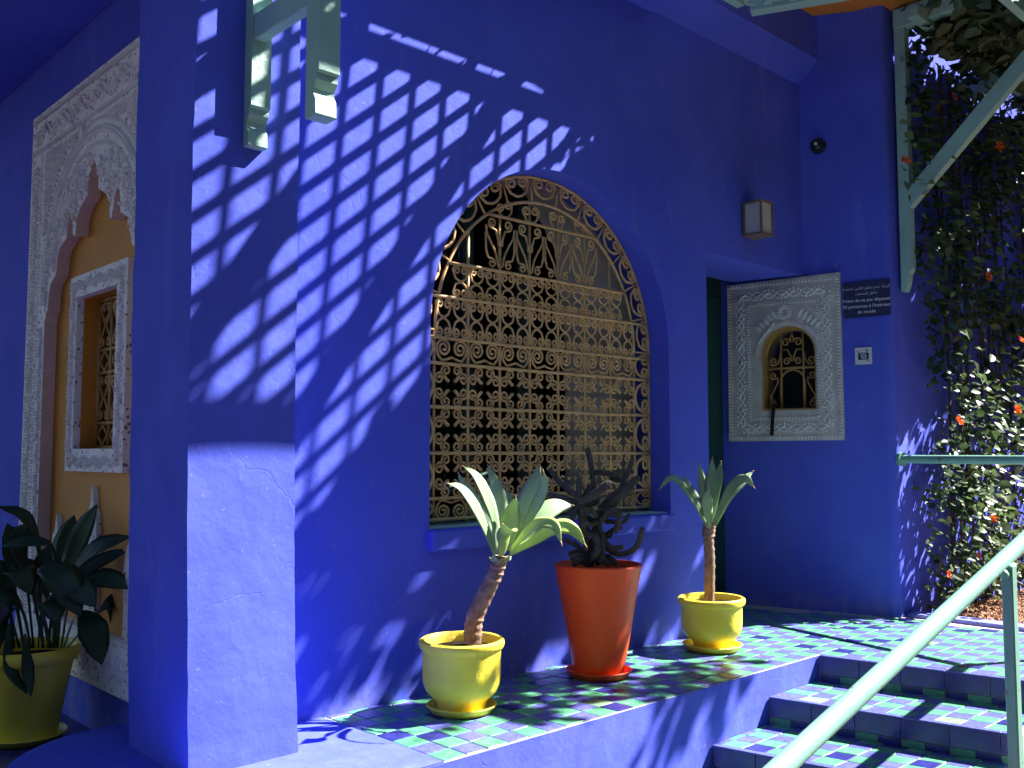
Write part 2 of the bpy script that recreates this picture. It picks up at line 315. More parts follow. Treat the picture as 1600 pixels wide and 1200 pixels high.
# ------------------------------------------------------------------ terrace, landing, steps
FZ = frame((0, 0, 0), (1, 0, 0), (0, 1, 0), (0, 0, 1))
ter = struct(wavy_box(1.0, 4.52, FY, 3.3, -.60, -.0045, nz=14, nx=60, amp=.004, seed=5).build('terrace', 'blue_rough', None, smooth=True))
def arc(cx_, cy_, r, a0, a1, n): return [(cx_+r*math.cos(R(a0+(a1-a0)*i/n)), cy_+r*math.sin(R(a0+(a1-a0)*i/n))) for i in range(n+1)]
apr = G().slab([[(1.0, FY+.02), (2.055, FY+.004), (2.06, 2.8), (2.05, 3.25), (1.5, 3.45), (1.44, 3.70)] + arc(1.40, 3.22, .47, 88, 180, 14) + [(.93, FY+.03)]], FZ, -.5, .001).build('plaster_apron', 'blue_rough', ter)
grt = struct(G().slab([[(2.06, FY+.004), (nose(FY, 0), FY+.004), (nose(1.46, 0), 1.46), (6.0, 1.46), (6.0, 2.6), (5.59, 3.79), (4.6, 3.79), (4.6, 3.25), (2.06, 3.25)]], FZ, -.5, -.004).build('landing', 'grout'))
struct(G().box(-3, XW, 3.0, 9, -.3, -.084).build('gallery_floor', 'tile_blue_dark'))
def tile_mesh(q, z0, z1, m, b=.0025):
    c = Vector((sum(p[0] for p in q)/4, sum(p[1] for p in q)/4))
    inn = [Vector(p)+(c-Vector(p)).normalized()*b*1.4 for p in q]
    j = random.uniform(-.0006, .0009)
    vs = [(p[0], p[1], z0) for p in q] + [(p[0], p[1], z1-.0015+j) for p in q] + [(p.x, p.y, z1+j+random.uniform(-.0005, .0005)) for p in inn]
    return G().add(vs, [(0, 1, 5, 4), (1, 2, 6, 5), (2, 3, 7, 6), (3, 0, 4, 7), (4, 5, 9, 8), (5, 6, 10, 9), (6, 7, 11, 10), (7, 4, 8, 11), (8, 9, 10, 11)])
PT = .0985
def tile_kind(i, j):
    if (i+j) % 2: return 'tile_blue' if random.random() < .85 else 'tile_blue_dark'
    return 'tile_green' if random.random() < .98 else 'tile_pale'
ntile = 0
rest = {}
def in_land(x, y):
    if y > 3.244: return 4.64 < x < 5.58 and y < 3.78
    if (Vector((x, y, 0))-FT(0, 0)).dot(TN) < .004: return False
    return x < 5.93
for j in range(-11, 14):
    y0 = FY+.012 + j*PT; y1 = y0+PT-.004
    for i in range(0, 46):
        u0 = 2.066+i*PT; u1 = u0+PT-.004
        q = [(gx(u0, y0), y0), (gx(u1, y0), y0), (gx(u1, y1), y1), (gx(u0, y1), y1)]
        if j < 0:                                      # landing beyond the step edge
            if q[0][0] < nose(y0, 0)+.012 and q[3][0] < nose(y1, 0)+.012:
                if q[1][0] < nose(y0, 0)+.05: continue
                q[0] = (nose(y0, 0)+.004, y0); q[3] = (nose(y1, 0)+.004, y1)
        if j >= 7:
            if y0 > 3.2 and not in_land(q[0][0], y0): continue
            if q[2][1] > 3.243 and q[0][0] < 4.64:
                if y0 > 3.22: continue
                q[2] = (q[2][0], 3.243); q[3] = (q[3][0], 3.243)
        if not all(in_land(*p) for p in (q[1], q[2])): continue
        if y0 < 1.46: continue
        m = tile_kind(i, j)
        mb = tile_mesh(q, -.012, 0, m)
        if ntile < 596 and y1 < 3.25:
            mb.build('tile', m, ter if (j >= 0 and ntile % 1 == 0 and q[0][0] < 4.4) else grt); ntile += 1
        else:
            rest.setdefault(m, G()).add(mb.v, mb.f)
for m, gg in rest.items(): stuff(gg.build('far_tiles', m, grt))
for k in range(1, 5):                                  # three visible steps and one below the picture
    zt = -.126*k; YE = 1.46
    st = G().slab([[(nose(FY, k), FY+.003), (nose(YE, k), YE), (nose(YE, k-1)+.02, YE), (nose(FY, k-1)+.02, FY+.003)]], FZ, -.55, zt-.004)
    st = struct(st.build('step', 'grout'))
    # tread tiles, rows follow the nosing
    for jr in range(5):
        for ic in range(11):
            yA = FY-.03-ic*PT*.985; yB = yA-PT*.985+.005
            if yB < YE: continue
            o0 = .022+jr*PT; o1 = min(o0+PT-.004, .467-.004)
            if o1-o0 < .03: continue
            q = [(nose(yB, k)+o0, yB), (nose(yB, k)+o1, yB), (nose(yA, k)+o1, yA), (nose(yA, k)+o0, yA)]
            m = tile_kind(jr, ic+k); tile_mesh(q, zt-.012, zt, m).build('tile', m, st)
    for jr in range(5):                                # cut tiles along the terrace side
        o0 = .022+jr*PT; o1 = min(o0+PT-.004, .463)
        if o1-o0 < .03: continue
        q = [(nose(FY-.027, k)+o0, FY-.027), (nose(FY-.027, k)+o1, FY-.027), (nose(FY-.004, k)+o1, FY-.004), (nose(FY-.004, k)+o0, FY-.004)]
        m = ('tile_blue', 'tile_green')[jr % 2]; tile_mesh(q, zt-.012, zt, m).build('tile', m, st)
    # riser below the edge above: long blue edging tiles on top, a cut row of checks below
for k in range(0, 5):
    zt = -.126*k
    par = grt if k == 0 else [o for o in bpy.data.objects if o.name.startswith('step') and o.get('kind') == 'structure'][k-1]
    ux = Vector((.1905, -.9817, 0)); un = Vector((-.9817, -.1905, 0)); fr = frame((nose(FY, k), FY, zt), ux, (0, 0, 1), un)
    s = .006; L = (FY-1.46)/.9817
    while s < L-.02:
        e = min(L-.002, s+.196)
        vs = lambda c0, c1, z0, z1: G().slab([[(s, z0), (e-.004, z0), (e-.004, z1), (s, z1)]], fr, c0, c1)
        vs(-.004, .012, -.090, -.002).build('edge_tile', 'tile_blue_dark', par); s = e
    # top lip of the edging tiles
    s = .006; i = 0
    while s < L-.02:
        e = min(L-.002, s+.196)
        G().slab([[(s, -.004), (e-.004, -.004), (e-.004, .0005), (s, .0005)]], fr, -.018, .0135).build('edge_lip', 'tile_blue', par); s = e
    s = .006; i = k
    while s < L-.02:
        e = min(L-.002, s+.098)
        G().slab([[(s, -.128), (e-.004, -.128), (e-.004, -.095), (s, -.095)]], fr, -.004, .006).build('riser_tile', ('tile_blue_dark', 'tile_green')[i % 2], par); s = e; i += 1
# kerb and gravel bed below the climbing vine
struct(G().bbox(5.94, 6.09, .6, RW-.004, -.3, .02, .01).build('kerb', 'kerb_blue'))
struct(G().box(6.091, 12, .6, RW-.002, -.4, -.02).build('planting_bed', 'gravel'))
N = 5200; pv = []; pf = []; base = np.array([(1, 0, 0), (-.5, .87, 0), (-.5, -.87, 0), (0, 0, .8), (0, 0, -.6)]); bf = [(0, 1, 3), (1, 2, 3), (2, 0, 3), (1, 0, 4), (2, 1, 4), (0, 2, 4)]
for i in range(N):
    s_ = random.uniform(.006, .016); a = random.random()*6.3; c, d = math.cos(a), math.sin(a); p0 = (random.uniform(6.1, 7.6), random.uniform(1.5, RW-.03), -.016)
    for b_ in base: pv.append((p0[0]+s_*(b_[0]*c-b_[1]*d), p0[1]+s_*(b_[0]*d+b_[1]*c), p0[2]+s_*b_[2]))
    pf += [tuple(q+5*i for q in f_) for f_ in bf]
stuff(tag(G().add(pv, pf).build('gravel', 'pebble'), 'reddish gravel strewn in the bed below the climbing vine', 'gravel'))

# ================================================================== WROUGHT IRON
def spiral(cx_, cy_, r0, r1, a_end, turns, ccw=1, n=26):       # from the centre outwards, ends at angle a_end (degrees)
    out = []
    for i in range(n+1):
        t = i/n; a = R(a_end) - ccw*(1-t)*turns*2*math.pi; r = r0+(r1-r0)*t**.8; out.append((cx_+r*math.cos(a), cy_+r*math.sin(a)))
    return out
def motif(name, paths, rad, m, knobs=()):
    gq = G()
    for p in paths: gq.tube([(a, 0, b) for a, b in p], rad, 6)
    for (a, b, r_) in knobs: gq.lathe([(0.0001, -r_), (r_*.75, -r_*.7), (r_, 0), (r_*.75, r_*.7), (.0001, r_)], 8, (a, 0, b))
    return gq.mesh(name, m, smooth=2)
mir = lambda p: [(-a, b) for a, b in p]
from mathutils import Matrix
def put(name, me, par, x, y, z, ang=0, sx=1, sz=1):
    return link(name, me, par, M=Matrix.Translation((x, y, z)) @ Matrix.Rotation(-ang, 4, 'Y') @ Matrix.Diagonal((sx, 1, sz, 1)))
gr = thing('window_grille', 'ochre painted wrought iron scroll grille filling the arched window', 'grille')
GY = 3.387; IO = 'iron_ochre'; RB, RS = .0083, .0056
PB = .2036; XB = [AX+(k-3.5)*PB for k in range(8)]; RI = AR-.137
HB = [.722, .815, 1.02, 1.23, 1.43, 1.548, 1.742, 1.905]
for z in HB:
    h = AR-.01 if z < ASP else math.sqrt((AR-.01)**2-(z-ASP)**2)
    if z > 1.8: h = math.sqrt(RI**2-(z-ASP)**2)
    sag = [(AX-h+2*h*i/14, GY-.006+.002*noise.noise((i*.7, z*9, 0)), z+.004*noise.noise((i*.5, z*5, 3))) for i in range(15)]
    G().tube(sag, RB, 6).build('bar', IO, gr, smooth=2)
ztop = 2.177; ht = math.sqrt(RI**2-(ztop-ASP)**2); G().tube([(AX-ht, GY-.006, ztop), (AX+ht, GY-.006, ztop)], RB, 6).build('bar', IO, gr, smooth=2)
for x in XB:
    d = abs(x-AX); zt = ASP+math.sqrt(max(0, RI*RI-d*d)) if d < RI else ASP
    G().tube([(x, GY+.004, .70), (x, GY+.004, (.70+zt)/2), (x, GY+.004, zt)], RB*.95, 6).build('bar', IO, gr, smooth=2)
for rr in (RI, AR-.008):
    G().tube([(AX+rr*math.cos(t), GY, ASP+rr*math.sin(t)) for t in np.linspace(0, math.pi, 49)], RB, 6).build('arch_bar', IO, gr, smooth=2)
for sgn in (-1, 1): G().tube([(AX+sgn*(AR-.008), GY, .70), (AX+sgn*(AR-.008), GY, ASP)], RB, 6).build('bar', IO, gr, smooth=2)
# quatrefoil cells
p1 = spiral(.034, .072, .004, .0275, -50, 1.4, -1) + [(.040, .046), (.030, .035), (.022, .026)]
p2 = [(b, a) for a, b in p1]
q_me = motif('scroll', [p1, p2], RS, IO, [(.022, .024, .009)])
col_me = G().lathe([(.011, -.012), (.012, 0), (.011, .012)], 8).mesh('collar', IO, True)
for z0, z1 in ((.815, 1.02), (1.02, 1.23), (1.23, 1.43)):
    for k in range(7):
        for sx in (-1, 1):
            for sz in (-1, 1): put('scroll', q_me, gr, (XB[k]+XB[k+1])/2, GY, (z0+z1)/2, 0, sx*random.uniform(.97, 1.03), sz*(z1-z0)/.2036)
# small double scrolls in two narrow bands
w1 = spiral(-.0245, .050, .003, .0215, 180, 1.35, 1, 22)
w_half = w1 + [(-.040, .035), (-.030, .012), (-.012, .001), (0, -.001)]
w_me = motif('scroll', [w_half, mir(w_half)], RS, IO)
for z0, z1 in ((1.548, 1.742), (1.742, 1.905)):
    for k in range(14):
        x = XB[0]+PB*(k+.5)/2
        if abs(x-AX) > math.sqrt(RI**2-max(0, z1-ASP)**2)-.03: continue
        hh = (z1-z0)/2
        for sg in (1, -1): put('scroll', w_me, gr, x, GY, (z0+z1)/2+sg*.004, 0, 1, sg*(hh-.012)/.071)
# large scroll pairs
c1 = smoothpath([(a, 0, b) for a, b in spiral(-.049, .012, .004, .042, 190, 1.9, 1, 30)] + [(-.082, 0, -.022), (-.060, 0, -.046), (-.030, 0, -.040), (0, 0, -.030)], 1)
c1 = [(p.x, p.z) for p in c1]
c_me = motif('scroll', [c1, mir(c1)], RS*1.1, IO)
for k in range(7):
    put('scroll', c_me, gr, (XB[k]+XB[k+1])/2, GY, 1.492, 0, 1, 1); put('scroll', c_me, gr, (XB[k]+XB[k+1])/2, GY, .766, 0, 1, -.88)
# lyre row under the arch
ly = spiral(.052, .098, .004, .026, -60, 1.3, -1, 20)
ly = ly + [(.030, .066), (.014, .02), (.012, -.01)]
lz = [(.094, .085), (.088, .045), (.060, .0), (.030, -.05), (.012, -.115)]
lz = [(p.x, p.z) for p in smoothpath([(a, 0, b) for a, b in lz], 5)]
lw = spiral(.045, -.100, .004, .024, 120, 1.3, 1, 20) + [(.018, -.070), (.006, -.03), (.004, .05)]
l_me = motif('scroll', [ly, lz], RS, IO); l2_me = motif('scroll', [lw], RS, IO)
for k in range(4):
    for sx in (-1, 1):
        xx = AX+(k-1.5)*PB; put('scroll', l_me, gr, xx, GY, 2.041, 0, sx, 1); put('scroll', l2_me, gr, xx+sx*PB/2*.98, GY, 2.041, 0, -sx, 1)
    G().tube([(AX+(k-1.5)*PB, GY+.004, 1.905), (AX+(k-1.5)*PB, GY+.004, 2.177)], RS, 6).build('bar', IO, gr, smooth=2)
for x, a, sc in ((AX-.26, .35, .9), (AX-.09, .1, 1), (AX+.09, -.1, 1), (AX+.26, -.35, .9)):
    put('scroll', w_me, gr, x, GY, 2.185, a, sc*1.25, sc*1.1)
# radial scrolls between the two arches
nr = 13
for k in range(nr):
    t = math.pi*(k+.5)/nr; rm = (RI+AR)/2-.036
    put('scroll', w_me, gr, AX+rm*math.cos(t), GY, ASP+rm*math.sin(t), t-math.pi/2, 1.75, 1.3)
for k in range(nr+1):
    t = math.pi*k/nr; G().tube([(AX+RI*math.cos(t), GY, ASP+RI*math.sin(t)), (AX+AR*math.cos(t), GY, ASP+AR*math.sin(t))], RS, 6).build('bar', IO, gr, smooth=2)
for z0, z1 in ((.722, .815), (.815, 1.02), (1.02, 1.23), (1.23, 1.43), (1.43, 1.585)):
    for sg in (-1, 1): put('scroll', w_me, gr, AX+sg*(RI+.012), GY, (z0+z1)/2, -sg*math.pi/2, (z1-z0)/.098*.92, 1.6)

# ================================================================== CARVED STUCCO
class Relief:
    def __init__(s, F): s.g = G(); s.F = F
    def drop(s, a, b, ang, L, Wd, h=.011, c=0):          # raised teardrop
        ca, sa = math.cos(ang), math.sin(ang); P = [(-.5, 0), (-.25, .42), (.12, .5), (.5, 0), (.12, -.5), (-.25, -.42)]
        T = lambda x, y, z: s.F(a+x*L*ca-y*Wd*sa, b+x*L*sa+y*Wd*ca, c+z)
        h *= 1.25; vs = [T(x, y, -.002) for x, y in P] + [T(x*.66, y*.6, h) for x, y in P]
        s.g.add(vs, [(i, (i+1) % 6, 6+(i+1) % 6, 6+i) for i in range(6)] + [(6, 7, 8, 9, 10, 11)])
    def rib(s, pts, r, c=0):
        s.g.tube([s.F(a, b, c+r*.3) for a, b in pts], r, 5)
    def braid(s, a0, b0, a1, b1, w, c=0):
        L = math.hypot(a1-a0, b1-b0); n = max(2, int(L/(w*.75))); an = math.atan2(b1-b0, a1-a0)
        for i in range(n):
            t = (i+.5)/n; x, y = a0+(a1-a0)*t, b0+(b1-b0)*t
            for sg in (-1, 1): s.drop(x-sg*math.sin(an)*w*.25, y+sg*math.cos(an)*w*.25, an+sg*.75, w*.8, w*.3, w*.28, c)
    def scroll(s, a0, b0, a1, b1, w, c=0):
        L = math.hypot(a1-a0, b1-b0); an = math.atan2(b1-b0, a1-a0); ca, sa = math.cos(an), math.sin(an); n = max(2, int(round(L/(w*.95))))
        T = lambda t, o: (a0+ca*t-sa*o, b0+sa*t+ca*o); st = []
        for i in range(n*8+1): t = L*i/(n*8); st.append(T(t, w*.28*math.sin(2*math.pi*t/(2*L/n))))
        s.rib(st, w*.045, c)
        for i in range(n):
            t = L*(i+.5)/n; sg = 1 if i % 2 == 0 else -1
            for k, (dt, do, da, l) in enumerate(((0, -.12, 1.57, .34), (.16, -.05, .8, .34), (-.16, -.05, 2.3, .34), (.3, -.28, .3, .3), (-.3, -.28, 2.8, .3), (.02, -.34, 1.57, .22), (.40, .12, 1.2, .26), (-.40, .12, 2.0, .26))):
                p = T(t+dt*w, sg*do*w); s.drop(p[0], p[1], an+sg*da+random.uniform(-.2, .2), l*w, w*.13, .010, c)
    def field(s, poly, step, c=0):                       # fine diamond net
        from mathutils.geometry import intersect_point_tri_2d
        A = [Vector(p) for p in poly]; xs = [p[0] for p in poly]; ys = [p[1] for p in poly]
        def inside(x, y):
            r = False
            for i in range(len(A)):
                p, q = A[i], A[i-1]
                if (p.y > y) != (q.y > y) and x < (q.x-p.x)*(y-p.y)/(q.y-p.y)+p.x: r = not r
            return r
        y = min(ys); j = 0
        while y < max(ys):
            x = min(xs)+(j % 2)*step/2
            while x < max(xs):
                if inside(x, y):
                    s.drop(x, y, .9, step*.85, step*.24, .008, c); s.drop(x+step/2, y, -.9+math.pi, step*.85, step*.24, .008, c)
                x += step
            y += step*.62; j += 1
def rect(a0, b0, a1, b1): return [(a0, b0), (a1, b0), (a1, b1), (a0, b1)]
# --- niche on the side wall
ni = thing('carved_niche', 'tall white carved stucco niche with lobed arch and ochre back on the left wall', 'niche')
half = [(.02, 2.235), (.062, 2.19), (.062, 2.115), (.105, 2.10), (.155, 2.075), (.192, 2.03), (.197, 1.965), (.222, 1.968), (.238, 2.045), (.275, 2.09), (.302, 2.04), (.31, 1.972), (.347, 1.957), (.395, 1.935), (.42, 1.90), (.432, 1.825), (.455, 1.813), (.50, 1.79), (.522, 1.75), (.53, 1.672), (.548, 1.66), (.565, 1.62), (.57, .30)]
inner = [(-a, b) for a, b in half[::-1]] + [(-.0, 2.26)] + half
outer = rect(-.835, .11, .72, 2.645)
G().slab([outer, inner[::-1]], FW, -.02, .033).build('surround', 'pink_stucco', ni)
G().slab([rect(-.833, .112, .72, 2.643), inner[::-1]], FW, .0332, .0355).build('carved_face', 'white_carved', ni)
G().slab([[(-.69, .15), (.69, .15), (.69, 2.41), (-.69, 2.41)], rect(-.225, 1.038, .225, 1.70)[::-1]], FW, -.20, -.022).build('back_panel', 'orange_plaster', ni)
G().slab([rect(-.565, .115, .565, .31)], FW, -.05, .03).build('base_panel', 'white_stucco', ni)
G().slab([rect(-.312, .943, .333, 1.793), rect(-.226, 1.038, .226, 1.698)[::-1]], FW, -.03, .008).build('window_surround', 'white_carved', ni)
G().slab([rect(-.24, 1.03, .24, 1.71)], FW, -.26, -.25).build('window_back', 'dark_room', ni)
fin = [(0, .885), (.012, .84), (.018, .80), (.045, .77), (.05, .74), (.062, .68), (.072, .60), (.055, .50), (.06, .33), (0, .32)]
fl = fin + [(-a, b) for a, b in fin[::-1][1:-1]]
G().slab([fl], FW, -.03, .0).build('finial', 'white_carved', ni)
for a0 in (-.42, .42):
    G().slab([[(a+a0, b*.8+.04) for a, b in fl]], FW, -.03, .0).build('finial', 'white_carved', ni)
rl = Relief(FW)
rl.scroll(-.74, .30, -.74, 2.38, .095, .035); rl.scroll(-.80, 2.53, .70, 2.53, .12, .035)
for a in (-.80, -.675): rl.braid(a, .2, a, 2.45, .02, .035)
for b in (2.455, 2.61): rl.braid(-.82, b, .70, b, .024, .035)
for rr, w in ((.60, .02), (.655, .035), (.70, .02)):
    n = 60
    pts = [(rr*math.cos(t)*.92, 1.70+rr*math.sin(t)*1.03) for t in np.linspace(0, math.pi, n)]
    for i in range(n-1):
        if pts[i][0] < .70: rl.braid(*pts[i], *pts[i+1], w, .035)
for sg in (-1, 1):
    rl.field([(sg*.63, 2.43), (sg*.10, 2.43), (sg*.34, 2.36), (sg*.52, 2.2), (sg*.63, 1.98)], .032, .035)
for i in range(520):                                   # leafy carving inside the arch band
    t = random.uniform(0, math.pi); rr = random.uniform(.30, .57); a, b = rr*math.cos(t), 1.70+rr*math.sin(t)*1.03
    ok = b > np.interp(abs(a), [h_[0] for h_ in half[:-1]], [h_[1] for h_ in half[:-1]])+.03
    if ok and a < .68: rl.drop(a, b, random.random()*6.3, .045, .016, .011, .035)
for sg in (-1, 1): rl.scroll(sg*.60, .35, sg*.60, 1.6, .05, .035)
for a in (-.268, .28): rl.scroll(a, .97, a, 1.77, .06, .008)
for b in (.985, 1.745): rl.scroll(-.285, b, .30, b, .06, .008)
rl.scroll(-.50, .21, .50, .21, .13, .03)
rl.drop(-.13, 2.40, 1.57, .11, .06, .012, .035)
stuff(rl.g.build('carved_relief', 'white_stucco', ni))
# small iron grille inside the niche window
def wpath(pts): return [FW(a, b, -.09) for a, b in pts]
for a in (-.215, -.075, .075, .215): G().tube(wpath([(a, 1.04), (a, 1.70)]), .009, 6).build('bar', 'iron_yellow', ni, smooth=2)
for b in (1.045, 1.15, 1.37, 1.47, 1.69): G().tube(wpath([(-.225, b), (.225, b)]), .008, 6).build('bar', 'iron_yellow', ni, smooth=2)
for a in (-.145, 0, .145):
    for z0, z1 in ((1.045, 1.15), (1.37, 1.47), (1.59, 1.69)):
        zc, hh = (z0+z1)/2, (z1-z0)/2
        G().tube(wpath([(a-.05, zc), (a-.03, zc+hh*.4), (a, zc+hh*.85), (a+.03, zc+hh*.4), (a+.05, zc), (a+.03, zc-hh*.4), (a, zc-hh*.85), (a-.03, zc-hh*.4), (a-.05, zc)]), .007, 5).build('scroll', 'iron_yellow', ni, smooth=2)
    for z0, z1 in ((1.15, 1.37), (1.47, 1.69)):
        zc = (z0+z1)/2
        for sg in (-1, 1):
            for sz in (-1, 1):
                sp = [(a+sg*q[0], zc+sz*q[1]) for q in spiral(.034, .072, .004, .026, -60, 1.3, -1, 16) + [(.03, .03), (.008, .0)]]
                G().tube(wpath(sp), .0062, 5).build('scroll', 'iron_yellow', ni, smooth=2)

# --- ticket window
tw = thing('ticket_window', 'white carved plaster panel with small arched ochre grille beside the green door', 'window')
a0, a1 = tk_s0, tk_s0+.772
G().slab([[(a0, tk_z0), (a1, tk_z0+.004), (a1-.004, tk_z1+.012), (a0+.005, tk_z1-.004)], opl[::-1]], FT, -.02, .03).build('panel', 'shade_stucco', tw)
opo = [(op_c-op_r, op_b), (op_c+op_r, op_b)] + [(op_c+op_r*math.cos(t), op_s+op_r*math.sin(t)) for t in np.linspace(0, math.pi, 21)]
opi = [(op_c+(a-op_c)*.93, op_b+.012+(b-op_b)*.965) for a, b in opo]
G().slab([opo, opi[::-1]], FT, -.20, .022).build('lining', 'iron_yellow', tw)
G().slab([[(a, b-.0) for a, b in rect(op_c-.3, 1.2, op_c+.3, 1.95)]], FT, -.75, -.70).build('booth_back', 'dark_room', tw)
G().slab([rect(op_c-.16, op_b+.012, op_c+.16, op_b+.03)], FT, -.5, -.1).build('counter', 'dark_room', tw)
G().slab([rect(op_c-.02, 0, op_c+.06, .001)], frame(FT(0, op_b+.032, -.30), TU, (0, 0, 1), -TN), -.05, .05).build('paper', 'paper', tw)
rl = Relief(FT); A0, A1, B0, B1 = a0+.02, a1-.02, tk_z0+.02, tk_z1-.02
for i_, w in ((0, .028),): 
    for p in ((A0, B0, A1, B0), (A1, B0, A1, B1), (A1, B1, A0, B1), (A0, B1, A0, B0)): rl.braid(*p, w, .03)
for d, w in ((.075, .09),):
    for p in ((A0+d, B0+d*.9, A1-d, B0+d*.9), (A1-d, B0+d, A1-d, B1-d), (A1-d, B1-d, A0+d, B1-d), (A0+d, B1-d, A0+d, B0+d)): rl.scroll(*p, w, .03)
d = .135
for p in ((A0+d, B0+d*.95, A1-d, B0+d*.95), (A1-d, B0+d, A1-d, B1-d), (A1-d, B1-d, A0+d, B1-d), (A0+d, B1-d, A0+d, B0+d)): rl.braid(*p, .026, .03)
n = 24; pts = [(op_c+(op_r+.026)*math.cos(t), op_s+(op_r+.026)*math.sin(t)) for t in np.linspace(0, math.pi, n)]
for i in range(n-1): rl.braid(*pts[i], *pts[i+1], .026, .03)
for t in np.linspace(0, 2*math.pi, 17)[:-1]: rl.drop(op_c-.02+.044*math.cos(t), 1.965+.044*math.sin(t), t, .022, .012, .012, .03)
rl.rib([(op_c-.02+.03*math.cos(t), 1.965+.03*math.sin(t)) for t in np.linspace(0, 6.3, 20)], .006, .03)
for sg in (-1, 1):
    for k in range(5): rl.drop(op_c+sg*(.09+.028*k), 1.955-.022*k, math.pi/2-sg*(.5+.08*k), .085-.006*k, .022, .013, .03)
    for k in range(4): rl.drop(op_c+sg*(.10+.03*k), 1.885-.035*k, math.pi/2+sg*.6, .05, .016, .011, .03)
stuff(rl.g.build('carved_relief', 'white_stucco', tw))
tp = lambda pts, c=-.06: [FT(op_c+a, b, c) for a, b in pts]
for a in (-.075, .075): G().tube(tp([(a, op_b+.012), (a, 1.60), (a*.98, 1.84)]), .007, 6).build('bar', 'iron_yellow', tw, smooth=2)
G().tube(tp([(-.172, 1.595), (.172, 1.595)]), .0085, 6).build('bar', 'iron_yellow', tw, smooth=2)
G().tube(tp([(-.08, op_b+.02), (-.082, 1.50)] + [(.082*math.cos(t), 1.50+.082*math.sin(t)) for t in np.linspace(math.pi, 0, 13)] + [(.08, op_b+.02)]), .0075, 6).build('bar', 'iron_yellow', tw, smooth=2)
G().tube(tp([(.171*math.cos(t), op_s+.171*math.sin(t)) for t in np.linspace(math.pi, 0, 21)]), .007, 6).build('arch_bar', 'iron_yellow', tw, smooth=2)
for sg in (-1, 1):
    sgp = lambda P: [(sg*a, b) for a, b in P]
    for P in (spiral(.125, 1.645, .004, .03, 200, 1.3, -1, 18)+[(.085, 1.66), (.08, 1.70)], spiral(.035, 1.64, .004, .026, 180, 1.3, 1, 18)+[(.008, 1.67), (.03, 1.72), (.06, 1.72)],
              spiral(.04, 1.77, .004, .03, 180, 1.3, 1, 18)+[(.01, 1.80), (.0, 1.83)], spiral(.128, 1.545, .004, .026, 200, 1.2, -1, 18)+[(.10, 1.50), (.13, 1.44), (.15, 1.40), (.12, 1.37)],
              spiral(.13, 1.355, .004, .024, 20, 1.2, 1, 18)+[(.15, 1.38), (.155, 1.42)]):
        G().tube(tp(sgp(P)), .0058, 5).build('scroll', 'iron_yellow', tw, smooth=2)
st_p = smoothpath([FT(op_c-.10, 1.33, -.03), FT(op_c-.10, 1.335, .03), FT(op_c-.105, 1.29, .044), FT(op_c-.112, 1.22, .042), FT(op_c-.118, 1.14, .042)], 6)
tag(G().tube(st_p, [.012+.002*noise.noise((i*.8, 0, 0)) for i in range(len(st_p))], 8).build('hanging_strap', 'black_rope', None, smooth=2), 'black strap hanging out over the sill of the ticket window', 'strap')

# --- signs
def text_mesh(name, body, size, par, F, a, b, c, m, align='CENTER', bold=.0):
    cu = bpy.data.curves.new(name, 'FONT'); cu.body = body; cu.size = size; cu.align_x = align; cu.extrude = .0006; cu.offset = bold
    to = bpy.data.objects.new(name, cu); COL.objects.link(to);     me = bpy.data.meshes.new_from_object(to.evaluated_get(bpy.context.evaluated_depsgraph_get())); bpy.data.objects.remove(to)
    me.materials.clear(); me.materials.append(MATS[m]); me.transform(Matrix(((1, 0, 0, 0), (0, 1, 0, 0), (0, 0, 1, 0), (0, 0, 0, 1))))
    o, u, v = F(a, b, c), F(1, 0, 0)-F(0, 0, 0), F(0, 1, 0)-F(0, 0, 0); n_ = u.cross(v)
    return link(name, me, par, M=Matrix(((u.x, v.x, n_.x, o.x), (u.y, v.y, n_.y, o.y), (u.z, v.z, n_.z, o.z), (0, 0, 0, 1))))
sg_ = thing('notice_board', 'navy notice board with Arabic and French lettering right of the ticket window', 'sign')
sb0, sb1, sz0, sz1 = .628, .918, 1.895, 2.13
G().slab([[(sb0, sz0), (sb1, sz0+.004), (sb1, sz1+.002), (sb0, sz1)]], FT, .001, .010).build('board', 'sign_navy', sg_)
sc_ = (sb0+sb1)/2
AR1 = 'ﺎﺼﺨﺷ ﻦﻴﺛﻼﺛ ﺯﻭﺎﺠﺗ ﻡﺪﻋ ﺀﺎﺟﺮﻟﺍ'
AR2 = 'ﻒﺤﺘﻤﻟﺍ ﻞﺧﺍﺩ'
for body, zb, sz, bo in ((AR1, 2.078, .0245, .0002), (AR2, 2.042, .0245, .0002), ('Prière de ne pas dépasser', 1.997, .029, .0005), ("30 personnes à l'intérieur", 1.958, .029, .0005), ('du musée', 1.921, .029, .0005)):
    text_mesh('lettering', body, sz, sg_, FT, sc_, zb, .0108, 'letter', bold=bo)
np_ = thing('camera_ban_sign', 'small white square sign with crossed-out camera below the navy notice', 'sign')
ca_, cb_ = FT(0, 0, 0), 0
cs = .745; cz = 1.645; hs = .052
G().slab([rect(cs-hs, cz-hs*1.05, cs+hs, cz+hs*1.05)], FT, .001, .007).build('plate', 'sign_white', np_)
G().slab([rect(cs-.033, cz-.025, cs+.033, cz+.020)], FT, .0072, .0085).build('camera_body', 'sign_navy', np_)
G().slab([[(cs+.002+.017*math.cos(t), cz-.003+.017*math.sin(t)) for t in np.linspace(0, 6.283, 25)[:-1]], [(cs+.002+.011*math.cos(t), cz-.003+.011*math.sin(t)) for t in np.linspace(6.283, 0, 25)[:-1]]], FT, .0086, .0094).build('lens_ring', 'sign_white', np_)
G().slab([[(cs+.022+.006*math.cos(t), cz+.034+.006*math.sin(t)) for t in np.linspace(0, 6.283, 17)[:-1]]], FT, .0072, .0085).build('flash_dot', 'sign_navy', np_)
